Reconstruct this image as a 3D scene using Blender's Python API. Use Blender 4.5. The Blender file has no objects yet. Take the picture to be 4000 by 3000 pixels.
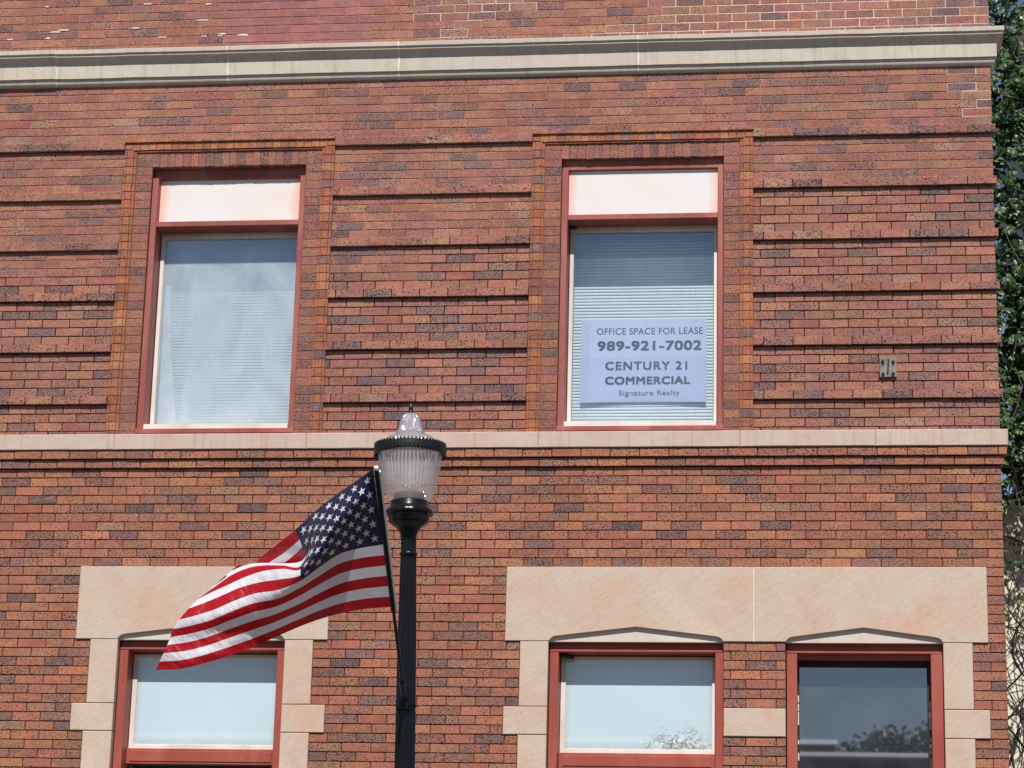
import bpy, bmesh, math, random
import numpy as np
from mathutils import Vector, Matrix, noise as mnoise
R = random.Random(21)
S = bpy.context.scene
COL = S.collection
PI = math.pi

# ------------------------------------------------------------------ camera
# world: X right along the facade, Y into the building (facade face at Y=0), Z up, metres
CAM = np.array([0.0, -17.2476, 1.6])
M = np.array([[0.99199866, -0.00838507, -0.12596967],
              [0.12372185, 0.26318801, 0.95677843],
              [0.02513105, -0.96470812, 0.26211957]])
FPX = 9700.0


def at(px, py, Y):
    """survey helper: point on the vertical plane Y sighted at photo pixel px, py"""
    d = M @ np.array([(px - 2000) / FPX, (py - 1500) / FPX, 1.0])
    return Vector(CAM + (Y - CAM[1]) / d[1] * d)


cam = bpy.data.cameras.new('camera')
co = bpy.data.objects.new('camera', cam)
COL.objects.link(co)
co.matrix_world = Matrix(((M[0, 0], -M[0, 1], -M[0, 2], CAM[0]), (M[1, 0], -M[1, 1], -M[1, 2], CAM[1]),
                          (M[2, 0], -M[2, 1], -M[2, 2], CAM[2]), (0, 0, 0, 1)))
cam.sensor_width = 36
cam.lens = FPX / 4000 * 36
cam.clip_start = 0.1
cam.clip_end = 3000
S.camera = co

# ------------------------------------------------------------------ light
sun_dir = Vector((0.055, -0.714, 1.0)).normalized()
w = bpy.data.worlds.new('World')
S.world = w
w.use_nodes = True
nt = w.node_tree
sky = nt.nodes.new('ShaderNodeTexSky')
sky.sky_type = 'NISHITA'
sky.sun_disc = False
sky.sun_elevation = math.asin(sun_dir.z)
sky.sun_rotation = math.atan2(sun_dir.x, sun_dir.y)
sky.air_density = 1.0
sky.dust_density = 0.25
sky.ozone_density = 1.6
nt.links.new(sky.outputs[0], nt.nodes['Background'].inputs[0])
nt.nodes['Background'].inputs[1].default_value = 0.070
sl = bpy.data.lights.new('sun', 'SUN')
sl.energy = 5.0
sl.angle = math.radians(0.5)
sl.color = (1.0, 0.98, 0.95)
so = bpy.data.objects.new('sun', sl)
COL.objects.link(so)
so.rotation_euler = sun_dir.to_track_quat('Z', 'Y').to_euler()
so.location = (0, -20, 40)
S.view_settings.view_transform = 'Standard'
S.view_settings.look = 'None'
S.view_settings.exposure = 0.14
S.view_settings.gamma = 1.0


# ------------------------------------------------------------------ helpers
def lin(c):
    r = []
    for v in c[:3]:
        v /= 255
        r.append(v / 12.92 if v <= 0.04045 else ((v + 0.055) / 1.055) ** 2.4)
    return tuple(r)


def L4(c):
    return lin(c) + (1.0,)


class MB:
    """mesh builder: quads/boxes/tubes, optional material index and face colour"""

    def __init__(s):
        s.v = []; s.f = []; s.m = []; s.c = []; s.sm = []

    def face(s, pts, m=0, c=None, sm=False):
        b = len(s.v)
        s.v.extend([tuple(p) for p in pts])
        s.f.append(tuple(range(b, b + len(pts)))); s.m.append(m); s.c.append(c); s.sm.append(sm)

    def mesh(s, verts, faces, m=0, c=None, sm=False):
        b = len(s.v)
        s.v.extend([tuple(p) for p in verts])
        for f in faces:
            s.f.append(tuple(b + i for i in f)); s.m.append(m); s.c.append(c); s.sm.append(sm)

    def box(s, x0, x1, y0, y1, z0, z1, m=0, c=None, ch=0.0, jit=0.0, back=True):
        """box with the edges of its -Y face chamfered by ch"""
        j = lambda: R.uniform(-jit, jit) if jit else 0.0
        fr = [(x0 + ch + j(), y0, z0 + ch + j()), (x1 - ch + j(), y0, z0 + ch + j()), (x1 - ch + j(), y0, z1 - ch + j()), (x0 + ch + j(), y0, z1 - ch + j())]
        v = list(fr)
        if ch:
            v += [(x0, y0 + ch, z0), (x1, y0 + ch, z0), (x1, y0 + ch, z1), (x0, y0 + ch, z1)]
        v += [(x0, y1, z0), (x1, y1, z0), (x1, y1, z1), (x0, y1, z1)]
        n = len(v) // 4
        f = [(0, 1, 2, 3)]
        for k in range(n - 1):
            for i in range(4):
                a = 4 * k + i; b = 4 * k + (i + 1) % 4
                f.append((b, a, a + 4, b + 4))
        if back:
            e = 4 * (n - 1)
            f.append((e + 3, e + 2, e + 1, e))
        s.mesh(v, f, m, c)

    def tube(s, pts, rad, n=8, m=0, c=None, sm=True, caps=True):
        pts = [Vector(p) for p in pts]
        if not hasattr(rad, '__len__'): rad = [rad] * len(pts)
        V = []; F = []
        up = Vector((0.31, 0.92, 0.23))
        for i, p in enumerate(pts):
            t = (pts[min(i + 1, len(pts) - 1)] - pts[max(i - 1, 0)]).normalized()
            a = t.cross(up)
            if a.length < 1e-3: a = t.cross(Vector((1, 0, 0)))
            a.normalize(); b = t.cross(a)
            for k in range(n):
                q = 2 * PI * k / n
                V.append(p + (a * math.cos(q) + b * math.sin(q)) * rad[i])
        for i in range(len(pts) - 1):
            for k in range(n):
                k2 = (k + 1) % n
                F.append((i * n + k, i * n + k2, (i + 1) * n + k2, (i + 1) * n + k))
        s.mesh(V, F, m, c, sm)
        if caps:
            s.mesh(V[:n], [tuple(range(n))[::-1]], m, c)
            s.mesh(V[-n:], [tuple(range(n))], m, c)

    def lathe(s, prof, n=32, m=0, sm=True, o=(0, 0, 0), rfun=None, c=None):
        V = []; F = []
        for r, z in prof:
            for k in range(n):
                q = 2 * PI * k / n
                rr = rfun(r, z, q, k) if rfun else r
                V.append((o[0] + rr * math.cos(q), o[1] + rr * math.sin(q), o[2] + z))
        for i in range(len(prof) - 1):
            for k in range(n):
                k2 = (k + 1) % n
                F.append((i * n + k, i * n + k2, (i + 1) * n + k2, (i + 1) * n + k))
        s.mesh(V, F, m, c, sm)

    def prism(s, poly, y0, y1, m=0, c=None, ch=0.0):
        """extrude an XZ polygon (counter-clockwise seen from -Y) from y0 (front) to y1"""
        n = len(poly)
        V = [(x, y0, z) for x, z in poly] + [(x, y1, z) for x, z in poly]
        F = [tuple(range(n)), tuple(range(2 * n - 1, n - 1, -1))]
        for i in range(n):
            k = (i + 1) % n
            F.append((k, i, i + n, k + n))
        s.mesh(V, F, m, c)

    def build(s, name, mats, parent=None, loc=None):
        me = bpy.data.meshes.new(name)
        off = Vector(loc) if loc is not None else Vector((0, 0, 0))
        me.from_pydata([tuple(Vector(v) - off) for v in s.v], [], s.f)
        if not isinstance(mats, (list, tuple)): mats = [mats]
        for m in mats: me.materials.append(m)
        me.polygons.foreach_set('material_index', s.m)
        me.polygons.foreach_set('use_smooth', s.sm)
        if any(c is not None for c in s.c):
            at_ = me.color_attributes.new('col', 'FLOAT_COLOR', 'CORNER')
            arr = np.zeros((len(me.loops), 4), dtype=np.float32)
            i = 0
            for f, c in zip(s.f, s.c):
                arr[i:i + len(f)] = c if c is not None else (1, 1, 1, 0)
                i += len(f)
            at_.data.foreach_set('color', arr.ravel())
        me.update()
        o = bpy.data.objects.new(name, me)
        COL.objects.link(o)
        if loc is not None: o.location = loc
        if parent:
            o.parent = parent
        return o


def empty(name, loc):
    o = bpy.data.objects.new(name, None)
    COL.objects.link(o)
    o.location = loc
    o.empty_display_size = 0.3
    return o


def tag(o, label=None, cat=None, group=None, kind=None):
    if label: o['label'] = label
    if cat: o['category'] = cat
    if group: o['group'] = group
    if kind: o['kind'] = kind
    return o


# ------------------------------------------------------------------ materials
class NT:
    def __init__(s, name):
        s.mat = bpy.data.materials.new(name)
        s.mat.use_nodes = True
        s.t = s.mat.node_tree
        s.n = s.t.nodes
        s.bsdf = s.n['Principled BSDF']
        s.out = s.n['Material Output']
        s._tc = None

    def new(s, typ, **k):
        x = s.n.new(typ)
        for a, b in k.items(): setattr(x, a, b)
        return x

    def link(s, a, b):
        s.t.links.new(a, b)

    def coord(s, scale=(1, 1, 1), rot=(0, 0, 0)):
        if s._tc is None: s._tc = s.new('ShaderNodeTexCoord')
        src = s._tc.outputs['Object']
        if any(rot):
            m0 = s.new('ShaderNodeMapping')
            m0.inputs['Rotation'].default_value = rot
            s.link(src, m0.inputs[0])
            src = m0.outputs[0]
        mp = s.new('ShaderNodeMapping')
        mp.inputs['Scale'].default_value = scale
        s.link(src, mp.inputs[0])
        return mp.outputs[0]

    def noise(s, scale, detail=3, rough=0.5, vec=None, dist=0.0):
        x = s.new('ShaderNodeTexNoise')
        x.inputs['Scale'].default_value = scale
        x.inputs['Detail'].default_value = detail
        x.inputs['Roughness'].default_value = rough
        x.inputs['Distortion'].default_value = dist
        s.link(vec if vec is not None else s.coord(), x.inputs['Vector'])
        return x.outputs['Fac']

    def ramp(s, fac, stops):
        x = s.new('ShaderNodeValToRGB')
        e = x.color_ramp.elements
        while len(e) < len(stops): e.new(0.5)
        for el, (p, c) in zip(e, stops):
            el.position = p
            el.color = c if len(c) == 4 else tuple(c) + (1,)
        s.link(fac, x.inputs[0])
        return x.outputs[0]

    def rng(s, fac, a, b, c, d):
        x = s.new('ShaderNodeMapRange')
        s.link(fac, x.inputs[0])
        for i, v in enumerate((a, b, c, d)):
            if hasattr(v, 'links'): s.link(v, x.inputs[i + 1])
            else: x.inputs[i + 1].default_value = v
        return x.outputs[0]

    def math(s, op, a, b):
        x = s.new('ShaderNodeMath', operation=op)
        for i, v in enumerate((a, b)):
            if isinstance(v, (int, float)): x.inputs[i].default_value = v
            else: s.link(v, x.inputs[i])
        return x.outputs[0]

    def mix(s, fac, a, b, mode='MIX'):
        x = s.new('ShaderNodeMix', data_type='RGBA', blend_type=mode)
        for sock, v in ((x.inputs[0], fac), (x.inputs[6], a), (x.inputs[7], b)):
            if isinstance(v, (int, float)): sock.default_value = v
            elif isinstance(v, tuple): sock.default_value = v if len(v) == 4 else v + (1,)
            else: s.link(v, sock)
        return x.outputs[2]

    def bump(s, h, strength=0.3, dist=0.002):
        x = s.new('ShaderNodeBump')
        x.inputs['Strength'].default_value = strength
        x.inputs['Distance'].default_value = dist
        s.link(h, x.inputs['Height'])
        s.link(x.outputs[0], s.bsdf.inputs['Normal'])

    def fin(s, col=None, rough=0.8, spec=0.3, metal=0.0):
        if col is not None:
            if isinstance(col, tuple): s.bsdf.inputs['Base Color'].default_value = col if len(col) == 4 else col + (1,)
            else: s.link(col, s.bsdf.inputs['Base Color'])
        if isinstance(rough, (int, float)): s.bsdf.inputs['Roughness'].default_value = rough
        else: s.link(rough, s.bsdf.inputs['Roughness'])
        s.bsdf.inputs['Specular IOR Level'].default_value = spec
        s.bsdf.inputs['Metallic'].default_value = metal
        return s.mat


def mat_brick():
    n = NT('ironspot_brick')
    a = n.new('ShaderNodeAttribute', attribute_name='col')
    v = n.coord((0.75, 1, 1.25))
    mott = n.noise(34, 4, 0.6, v)
    c = n.mix(1.0, a.outputs['Color'], n.ramp(mott, [(0.25, (0.80, 0.78, 0.78)), (0.5, (1, 1, 1)), (0.8, (1.18, 1.16, 1.12))]), 'MULTIPLY')
    tone = n.noise(9, 3, 0.55, n.coord((0.8, 1, 2.2)), 0.4)
    c = n.mix(n.rng(tone, 0.50, 0.72, 0, 0.42), c, lin((118, 92, 90)) + (1,))
    c = n.mix(n.rng(tone, 0.50, 0.26, 0, 0.45), c, lin((182, 124, 88)) + (1,))
    # long weathering variation over the facade
    big = n.noise(1.3, 4, 0.55, n.coord((1, 1, 0.7)))
    c = n.mix(1.0, c, n.ramp(big, [(0.3, (0.90, 0.88, 0.88)), (0.65, (1.08, 1.06, 1.05))]), 'MULTIPLY')
    ef = n.noise(6, 5, 0.7, n.coord((0.5, 1, 2.4)), 0.5)
    c = n.mix(n.rng(ef, 0.66, 0.80, 0, 0.30), c, lin((212, 184, 168)) + (1,))
    gm = n.noise(2.2, 5, 0.65, n.coord((1.6, 1, 0.5)), 0.4)
    c = n.mix(n.rng(gm, 0.56, 0.80, 0, 0.28), c, lin((92, 66, 58)) + (1,))
    # iron spots (dark) and sandy flecks (pale)
    sp = n.noise(95, 1.5, 0.55, v)
    thr = n.rng(a.outputs['Alpha'], 0, 1, 0.685, 0.485)
    spot = n.rng(sp, thr, n.math('ADD', thr, 0.03), 0, 1)
    c = n.mix(spot, c, (0.03, 0.018, 0.022, 1))
    fl = n.noise(120, 1, 0.5, n.coord((0.8, 1, 1.3), (0.3, 0.1, 0.7)))
    c = n.mix(n.math('MULTIPLY', n.rng(fl, 0.66, 0.74, 0, 0.55), n.rng(a.outputs['Alpha'], 0, 0.15, 0, 1)), c, (0.62, 0.40, 0.26, 1))
    h = n.math('SUBTRACT', n.noise(60, 4, 0.65, v), n.math('MULTIPLY', spot, 0.8))
    n.bump(h, 0.45, 0.003)
    return n.fin(c, 0.75, 0.25)


def mat_mortar():
    n = NT('mortar')
    a = n.new('ShaderNodeAttribute', attribute_name='col')
    c = n.mix(1.0, a.outputs['Color'], n.ramp(n.noise(40, 4, 0.6), [(0.3, (0.7, 0.7, 0.7)), (0.7, (1.2, 1.2, 1.2))]), 'MULTIPLY')
    n.bump(n.noise(150, 3), 0.4, 0.002)
    return n.fin(c, 0.95, 0.1)


def mat_stone(name, base, pink, dark, streak=False, diag=False):
    n = NT(name)
    c = n.ramp(n.noise(2.6, 6, 0.6, n.coord((1, 1, 0.8)), 0.6), [(0.3, pink), (0.52, base), (0.75, tuple(min(1, x * 1.08) for x in base))])
    c = n.mix(n.rng(n.noise(7, 5, 0.65, n.coord((1, 1, 0.5), (0, 0.6, 0))), 0.52, 0.80, 0, 0.26), c, dark)
    c = n.mix(n.rng(n.noise(75, 3, 0.7, n.coord((0.7, 1, 1.2), (0, 0.7, 0))), 0.60, 0.72, 0, 0.35), c, dark)
    c = n.mix(1.0, c, n.ramp(n.noise(60, 4, 0.7), [(0.3, (0.93, 0.93, 0.93)), (0.7, (1.05, 1.05, 1.05))]), 'MULTIPLY')
    if streak:
        st = n.noise(14, 3, 0.6, n.coord((2.2, 1, 0.12)))
        c = n.mix(n.rng(st, 0.55, 0.74, 0, 0.38), c, dark)
    gr = n.noise(24, 5, 0.65, n.coord((0.5, 1, 1.5), (0, 0.75 if diag else 0.08, 0)))
    n.bump(gr, 0.6 if diag else 0.3, 0.006 if diag else 0.003)
    return n.fin(c, 0.85, 0.2)


def mat_paint(name, base, dark, light, rough=0.45, amt=0.5):
    n = NT(name)
    c = n.ramp(n.noise(3.5, 5, 0.6, n.coord((1, 1, 0.35)), 0.5), [(0.3, dark), (0.5, base), (0.75, light)])
    c = n.mix(n.rng(n.noise(22, 6, 0.75, n.coord((1, 1, 0.35))), 0.58, 0.70, 0, min(1, amt * 1.7)), c, light)
    n.bump(n.noise(90, 3), 0.12, 0.002)
    return n.fin(c, rough, 0.35)


def simple(name, col, rough=0.5, spec=0.4, metal=0.0, bump=0.0, bs=60, var=0.15):
    n = NT(name)
    c = n.mix(1.0, tuple(col), n.ramp(n.noise(bs * 0.2, 4, 0.6), [(0.3, (1 - var,) * 3), (0.7, (1 + var,) * 3)]), 'MULTIPLY')
    if bump: n.bump(n.noise(bs, 4), bump, 0.003)
    return n.fin(c, rough, spec, metal)


BRICK = mat_brick()
MORTAR = mat_mortar()
SANDSTONE = mat_stone('pink_sandstone', lin((196, 175, 157)), lin((199, 163, 141)), lin((160, 124, 103)), diag=True)
PALESTONE = mat_stone('pale_sandstone', lin((206, 192, 178)), lin((204, 186, 172)), lin((170, 150, 132)))
SILLSTONE = mat_stone('sill_sandstone', lin((194, 173, 158)), lin((197, 164, 149)), lin((154, 118, 104)), streak=True)
LIMESTONE = mat_stone('grey_limestone', lin((192, 180, 166)), lin((187, 174, 162)), lin((138, 124, 108)), streak=True)
JOINT = simple('white_joint_mortar', lin((222, 210, 200)), 0.95, 0.1, bump=0.5, bs=90)
RED = mat_paint('red_painted_trim', lin((150, 80, 70)), lin((132, 67, 58)), lin((172, 106, 96)), 0.5, 0.35)
REDLOW = mat_paint('brick_red_painted_trim', lin((158, 78, 64)), lin((143, 67, 55)), lin((172, 98, 84)), 0.45, 0.3)
IVORY = mat_paint('ivory_painted_sash', lin((222, 208, 196)), lin((200, 186, 172)), lin((232, 222, 212)), 0.5, 0.2)
BLACKPAINT = simple('black_gloss_paint', (0.006, 0.0062, 0.0066), 0.26, 0.3, bump=0.08, bs=80)
BLACKRUBBER = simple('black_plastic', (0.012, 0.012, 0.013), 0.5, 0.4)
STEEL = simple('weathered_steel', lin((128, 118, 112)), 0.55, 0.4, 0.35, bump=0.3, bs=60, var=0.35)
DARKIRON = simple('dark_iron', (0.02, 0.018, 0.017), 0.6, 0.4)
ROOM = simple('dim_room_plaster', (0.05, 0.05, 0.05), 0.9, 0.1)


def mat_panel():
    # transom board, white paint gone pink where the red undercoat shows at its ends
    n = NT('white_transom_board')
    tc = n.new('ShaderNodeTexCoord')
    sx = n.new('ShaderNodeSeparateXYZ')
    n.link(tc.outputs['Generated'], sx.inputs[0])
    ex = n.math('MULTIPLY', n.math('ABSOLUTE', n.math('SUBTRACT', sx.outputs[0], 0.5), 0), 2.0)
    wob = n.math('ADD', ex, n.rng(n.noise(5, 3, 0.5, n.coord((1, 1, 0.7))), 0, 1, -0.09, 0.09))
    edge = n.rng(wob, 0.86, 0.97, 0, 0.75)
    c = n.ramp(n.noise(1.6, 4, 0.6, n.coord(), 0.8), [(0.35, lin((224, 211, 204))), (0.65, lin((221, 218, 217)))])
    c = n.mix(edge, c, lin((232, 176, 152)))
    bz = n.math('ADD', sx.outputs[2], n.rng(n.noise(3.2, 3), 0, 1, -0.06, 0.06))
    c = n.mix(n.rng(bz, 0.0, 0.035, 0.8, 0), c, lin((206, 140, 124)))
    return n.fin(c, 0.6, 0.3)


PANEL = mat_panel()


def mat_glass(name, dust, dustcol, refl, dustlo=0.4, dusthi=0.7, tint=(1, 1, 1), sky_tint=(0.66, 0.84, 1.0)):
    n = NT(name)
    n.n.remove(n.bsdf)
    tr = n.new('ShaderNodeBsdfTransparent'); tr.inputs[0].default_value = tint + (1,)
    gl = n.new('ShaderNodeBsdfGlossy'); gl.inputs['Roughness'].default_value = 0.015; gl.inputs[0].default_value = sky_tint + (1,)  # bluer sky light put into the reflection colour, not a coating
    df = n.new('ShaderNodeBsdfDiffuse'); df.inputs[0].default_value = dustcol + (1,)
    m1 = n.new('ShaderNodeMixShader'); m2 = n.new('ShaderNodeMixShader')
    d = n.rng(n.noise(2.2, 5, 0.6, n.coord((1, 1, 0.6)), 0.8), dustlo, dusthi, dust * 0.6, dust * 1.3)
    n.link(d, m1.inputs[0]); n.link(tr.outputs[0], m1.inputs[1]); n.link(df.outputs[0], m1.inputs[2])
    fr = n.new('ShaderNodeFresnel'); fr.inputs[0].default_value = 1.5
    ge = n.new('ShaderNodeNewGeometry')
    n.link(n.math('MULTIPLY', n.math('MULTIPLY', fr.outputs[0], refl), n.math('SUBTRACT', 1.0, ge.outputs['Backfacing'])), m2.inputs[0])
    n.link(m1.outputs[0], m2.inputs[1]); n.link(gl.outputs[0], m2.inputs[2])
    n.link(m2.outputs[0], n.out.inputs[0])
    return n.mat


GLASS_CLEAR = mat_glass('window_glass', 0.06, (0.6, 0.66, 0.72), 4.9)
GLASS_HAZE = mat_glass('hazy_window_glass', 0.34, (0.70, 0.77, 0.80), 5.0)
GLASS_DARK = mat_glass('tinted_window_glass', 0.07, (0.55, 0.56, 0.60), 5.6, tint=(0.5, 0.52, 0.56), sky_tint=(0.95, 0.95, 1.0))


def mat_film(peel):
    n = NT('frosted_window_film' + ('_peeling' if peel else ''))
    c = n.ramp(n.noise(1.4, 4, 0.5, n.coord(), 0.5), [(0.3, lin((190, 208, 213))), (0.7, lin((200, 215, 219)))])
    c = n.mix(n.rng(n.noise(40, 3, 0.7, n.coord((1, 1, 0.5))), 0.6, 0.75, 0, 0.12), c, lin((150, 170, 178)))
    if peel:
        # flaking patch low in the right half of the pane
        tc = n.new('ShaderNodeTexCoord'); sx = n.new('ShaderNodeSeparateXYZ')
        n.link(tc.outputs['Generated'], sx.inputs[0])
        dx = n.math('MULTIPLY', n.math('SUBTRACT', sx.outputs[0], 0.78), 2.6)
        dz = n.math('MULTIPLY', n.math('SUBTRACT', sx.outputs[2], 0.0), 2.5)
        rr = n.math('SQRT', n.math('ADD', n.math('MULTIPLY', dx, dx), n.math('MULTIPLY', dz, dz)), 0)
        rr = n.math('ADD', rr, n.rng(n.noise(7, 4, 0.6), 0, 1, -0.45, 0.45))
        msk = n.rng(rr, 0.36, 0.74, 1, 0)
        fl = n.noise(17, 6, 0.72, n.coord((1, 1, 1.2)), 1.4)
        flake = n.ramp(fl, [(0.46, lin((206, 216, 217))), (0.50, lin((176, 186, 186))), (0.525, lin((84, 80, 72))), (0.555, lin((48, 46, 42))), (0.58, lin((208, 214, 212)))])
        c = n.mix(msk, c, flake)
    tc2 = n.new('ShaderNodeTexCoord'); s2 = n.new('ShaderNodeSeparateXYZ')
    n.link(tc2.outputs['Generated'], s2.inputs[0])
    ed = n.math('MINIMUM', n.math('MINIMUM', s2.outputs[0], n.math('SUBTRACT', 1.0, s2.outputs[0])), n.math('MULTIPLY', s2.outputs[2], 0.6))
    c = n.mix(n.rng(n.math('ADD', ed, n.rng(n.noise(14, 4, 0.7), 0, 1, -0.02, 0.02)), 0.0, 0.035, 0.4, 0), c, lin((150, 158, 152)))
    n.bsdf.inputs['Coat Weight'].default_value = 1.0
    n.bsdf.inputs['Coat Roughness'].default_value = 0.02
    n.bsdf.inputs['Coat IOR'].default_value = 1.9
    return n.fin(c, 0.3, 0.5)


FILM = mat_film(False)
FILM_PEEL = mat_film(True)
BLIND = simple('blind_slat', lin((210, 222, 221)), 0.4, 0.4, var=0.04)


# ------------------------------------------------------------------ brick colours
PAL_UP = [((152, 101, 85), 42, .40), ((159, 106, 86), 22, .34), ((141, 98, 86), 14, .55), ((127, 95, 89), 9, .62), ((164, 114, 88), 8, .42), ((160, 119, 98), 5, .6), ((149, 92, 77), 9, .26), ((114, 88, 86), 2, .7)]
PAL_LO = [((156, 101, 76), 40, .44), ((164, 106, 77), 22, .40), ((142, 97, 79), 16, .56), ((125, 91, 81), 9, .62), ((170, 113, 82), 8, .46), ((154, 112, 87), 7, .65), ((152, 92, 71), 9, .27), ((110, 83, 76), 2, .7)]
PAL_OR = [((163, 101, 69), 34, .26), ((172, 110, 73), 20, .2), ((156, 94, 66), 26, .28), ((172, 118, 80), 5, .18), ((124, 96, 90), 8, .3), ((146, 90, 70), 16, .32)]
PAL_JB = [((145, 94, 79), 40, .44), ((152, 99, 80), 22, .38), ((131, 91, 82), 18, .55), ((119, 88, 82), 8, .6), ((157, 108, 85), 6, .42)]
PAL_PLAIN = [((156, 99, 94), 50, .04), ((161, 104, 100), 40, .03), ((150, 94, 88), 20, .06)]


def pick(pal, gain=1.0):
    t = R.uniform(0, sum(p[1] for p in pal))
    for c, wt, a in pal:
        t -= wt
        if t <= 0: break
    wt_ = sum(p[1] for p in pal)
    mean = [sum(p[0][i] * p[1] for p in pal) / wt_ for i in range(3)]
    c = [m_ + (x - m_) * 1.0 for x, m_ in zip(c, mean)]
    c = [min(255, max(0, x * k_ * R.uniform(0.97, 1.03))) for x, k_ in zip(c, (0.985, 0.995, 1.03))]
    g = R.uniform(0.88, 1.12) * gain
    a = min(a, 0.58)
    return tuple(x * g for x in lin(c)) + (max(0, min(1, a * R.uniform(0.75, 1.25))),)


# ------------------------------------------------------------------ the brick building
XR = 1.205              # right corner of the facade
bld = empty('brick_building', (XR, 0.0, 0.0))
tag(bld, 'red ironspot brick corner building with stone lintels, sill course and cornice', 'building')
bld_off = Vector((XR, 0, 0))


def bpart(mb, name, mats, parent=bld, label=None):
    """link a part of the building, its origin at the base corner of the building"""
    o = mb.build(name, mats, parent)
    if parent is bld:
        o.location = -bld_off
    if label: o['label'] = label
    return o


JT = 0.0062
BW = 0.210
PU = 0.0666             # course pitch above the sill course
PL = 0.0662             # and below it
# brick zones: upper rows from z0 = 6.19 + k*PU ; lower rows down from 5.836
W_UP = [(-5.283, -3.657), (-2.163, -0.527)]          # surround outer edges
OPEN_UP = [(-5.062, -3.875), (-1.942, -0.742)]       # brick openings
OPEN_LO = [(-5.080, -3.858), (-1.962, -0.734), (-0.303, 0.776)]


def lower_blocks(k):
    """x intervals without brick in lower row k (0 = just under the sill course)"""
    if k < 13: return []
    if k < 21: return [(-5.396, -3.547), (-2.272, 1.085)]
    if k < 28: return [(-5.288, -3.649), (-2.166, -0.734), (-0.303, 0.980)]
    if k < 31: return [(-5.395, -3.543), (-2.274, 1.088)]
    if k < 44: return [(-5.298, -3.649), (-2.168, -0.734), (-0.303, 0.983)]
    if k < 47: return [(-5.395, -3.543), (-2.274, 1.088)]
    return [(-5.298, -3.649), (-2.168, -0.734), (-0.303, 0.983)]


def subtract(a, b, cuts):
    segs = [(a, b)]
    for c, d in cuts:
        o = []
        for s, e in segs:
            if d <= s or c >= e: o.append((s, e)); continue
            if c > s: o.append((s, c))
            if d < e: o.append((d, e))
        segs = o
    return segs


brk = MB(); mor = MB()


def lay_row(z, pitch, segs, shift, p, pal, rec, mcol, wild=0.0, x_end=XR):
    for s, e in segs:
        # joints of the running bond, anchored on the right corner
        xs = []
        n0 = int(math.floor((x_end - e - shift) / BW)) - 1
        x = x_end - shift - n0 * BW
        while x > s:
            if s + 0.028 < x < e - 0.028: xs.append(x)
            x -= BW
        xs = [e] + xs + [s]
        for i in range(len(xs) - 1):
            b, a = xs[i], xs[i + 1]
            pl = pal(a, z) if callable(pal) else pal
            mc, rc = mcol(0.5 * (a + b), z) if callable(mcol) else (mcol, rec)
            dy = R.uniform(-0.0016, 0.0016) * (1.0 if rc > 0.004 else 0.35) - p
            jz = R.uniform(-0.0008, 0.0008)
            el = 0.0 if (abs(a - s) < 1e-6 and s > -8.4) else JT / 2
            er = 0.0 if abs(b - x_end) < 1e-6 else JT / 2
            brk.box(a + el, b - er, dy, dy + 0.03 + p, z + JT / 2 + jz, z + pitch - JT / 2 + jz, c=pick(pl), ch=0.0024, jit=0.0016, back=False)
            y = rc - p * 0.98
            g = R.uniform(0.8, 1.15)
            mor.face([(a, y, z), (b, y, z), (b, y, z + pitch), (a, y, z + pitch)], c=tuple(v * g for v in mc) + (0,))
        # ledge and soffit of a corbelled course
        if p > 0:
            for zz in (z + 0.004, z + pitch - 0.004):
                mor.face([(s, -p * 0.9, zz), (e, -p * 0.9, zz), (e, 0.02, zz), (s, 0.02, zz)], c=lin((92, 50, 42)) + (0,))


MC_DARK = lin((74, 32, 25)); MC_PALE = lin((176, 120, 102)); MC_WHITE = lin((208, 186, 170)); MC_LO = lin((112, 46, 33))


def up_mortar(x, z):
    if z > 8.98:
        wht = mnoise.noise(Vector((x * 0.8, z * 2.0, 4.0))) + (x + 2.6) * 0.22
        if x > -3.4 and wht + R.uniform(-0.1, 0.1) > -0.05: return MC_WHITE, 0.0020
        return (MC_PALE, 0.0036)
    t = z - 7.45 + (0.30 if x < -3 else -0.35 if x > -0.6 else 0.0) + R.uniform(-0.06, 0.06)
    if t > 0:
        if x > 0.9 and z > 8.28 and R.random() < 0.8: return MC_WHITE, 0.0015
        return MC_PALE, 0.0040
    return MC_DARK, 0.010


def up_pal(x, z):
    if z > 8.98 and -4.56 - 0.1 * (int(z / PU) % 2) < x < -3.50 + 0.06 * math.sin(z * 40): return PAL_PLAIN
    return PAL_UP


XL = -8.6
k0 = -4
for k in range(k0, 66):
    z = 6.19 + k * PU
    if z > 10.7: break
    if 8.70 < z + PU * 0.5 < 8.985: continue        # behind the cornice
    cuts = list(W_UP) if z < 8.25 - 0.02 else []
    corb = k in (0, 6, 12, 18, 24, 30)
    xe = XR + (0.024 if corb else 0)
    lay_row(z, PU, subtract(XL, xe, cuts), 0.105 if k % 2 else 0.0, 0.026 if corb else 0.0, up_pal, 0.003, up_mortar, x_end=xe)
for k in range(0, 56):
    z = 5.836 - (k + 1) * PL
    if z < 2.1: break
    p = 0.040 if k == 0 else 0.022 if k == 1 else 0.0
    xe = XR + p
    lay_row(z, PL, subtract(XL, xe, lower_blocks(k)), (0.105 if k % 2 else 0.0) + (0.06 if k == 0 else 0.03 if k == 1 else 0), p, PAL_LO, 0.010, MC_LO, x_end=xe)
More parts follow.
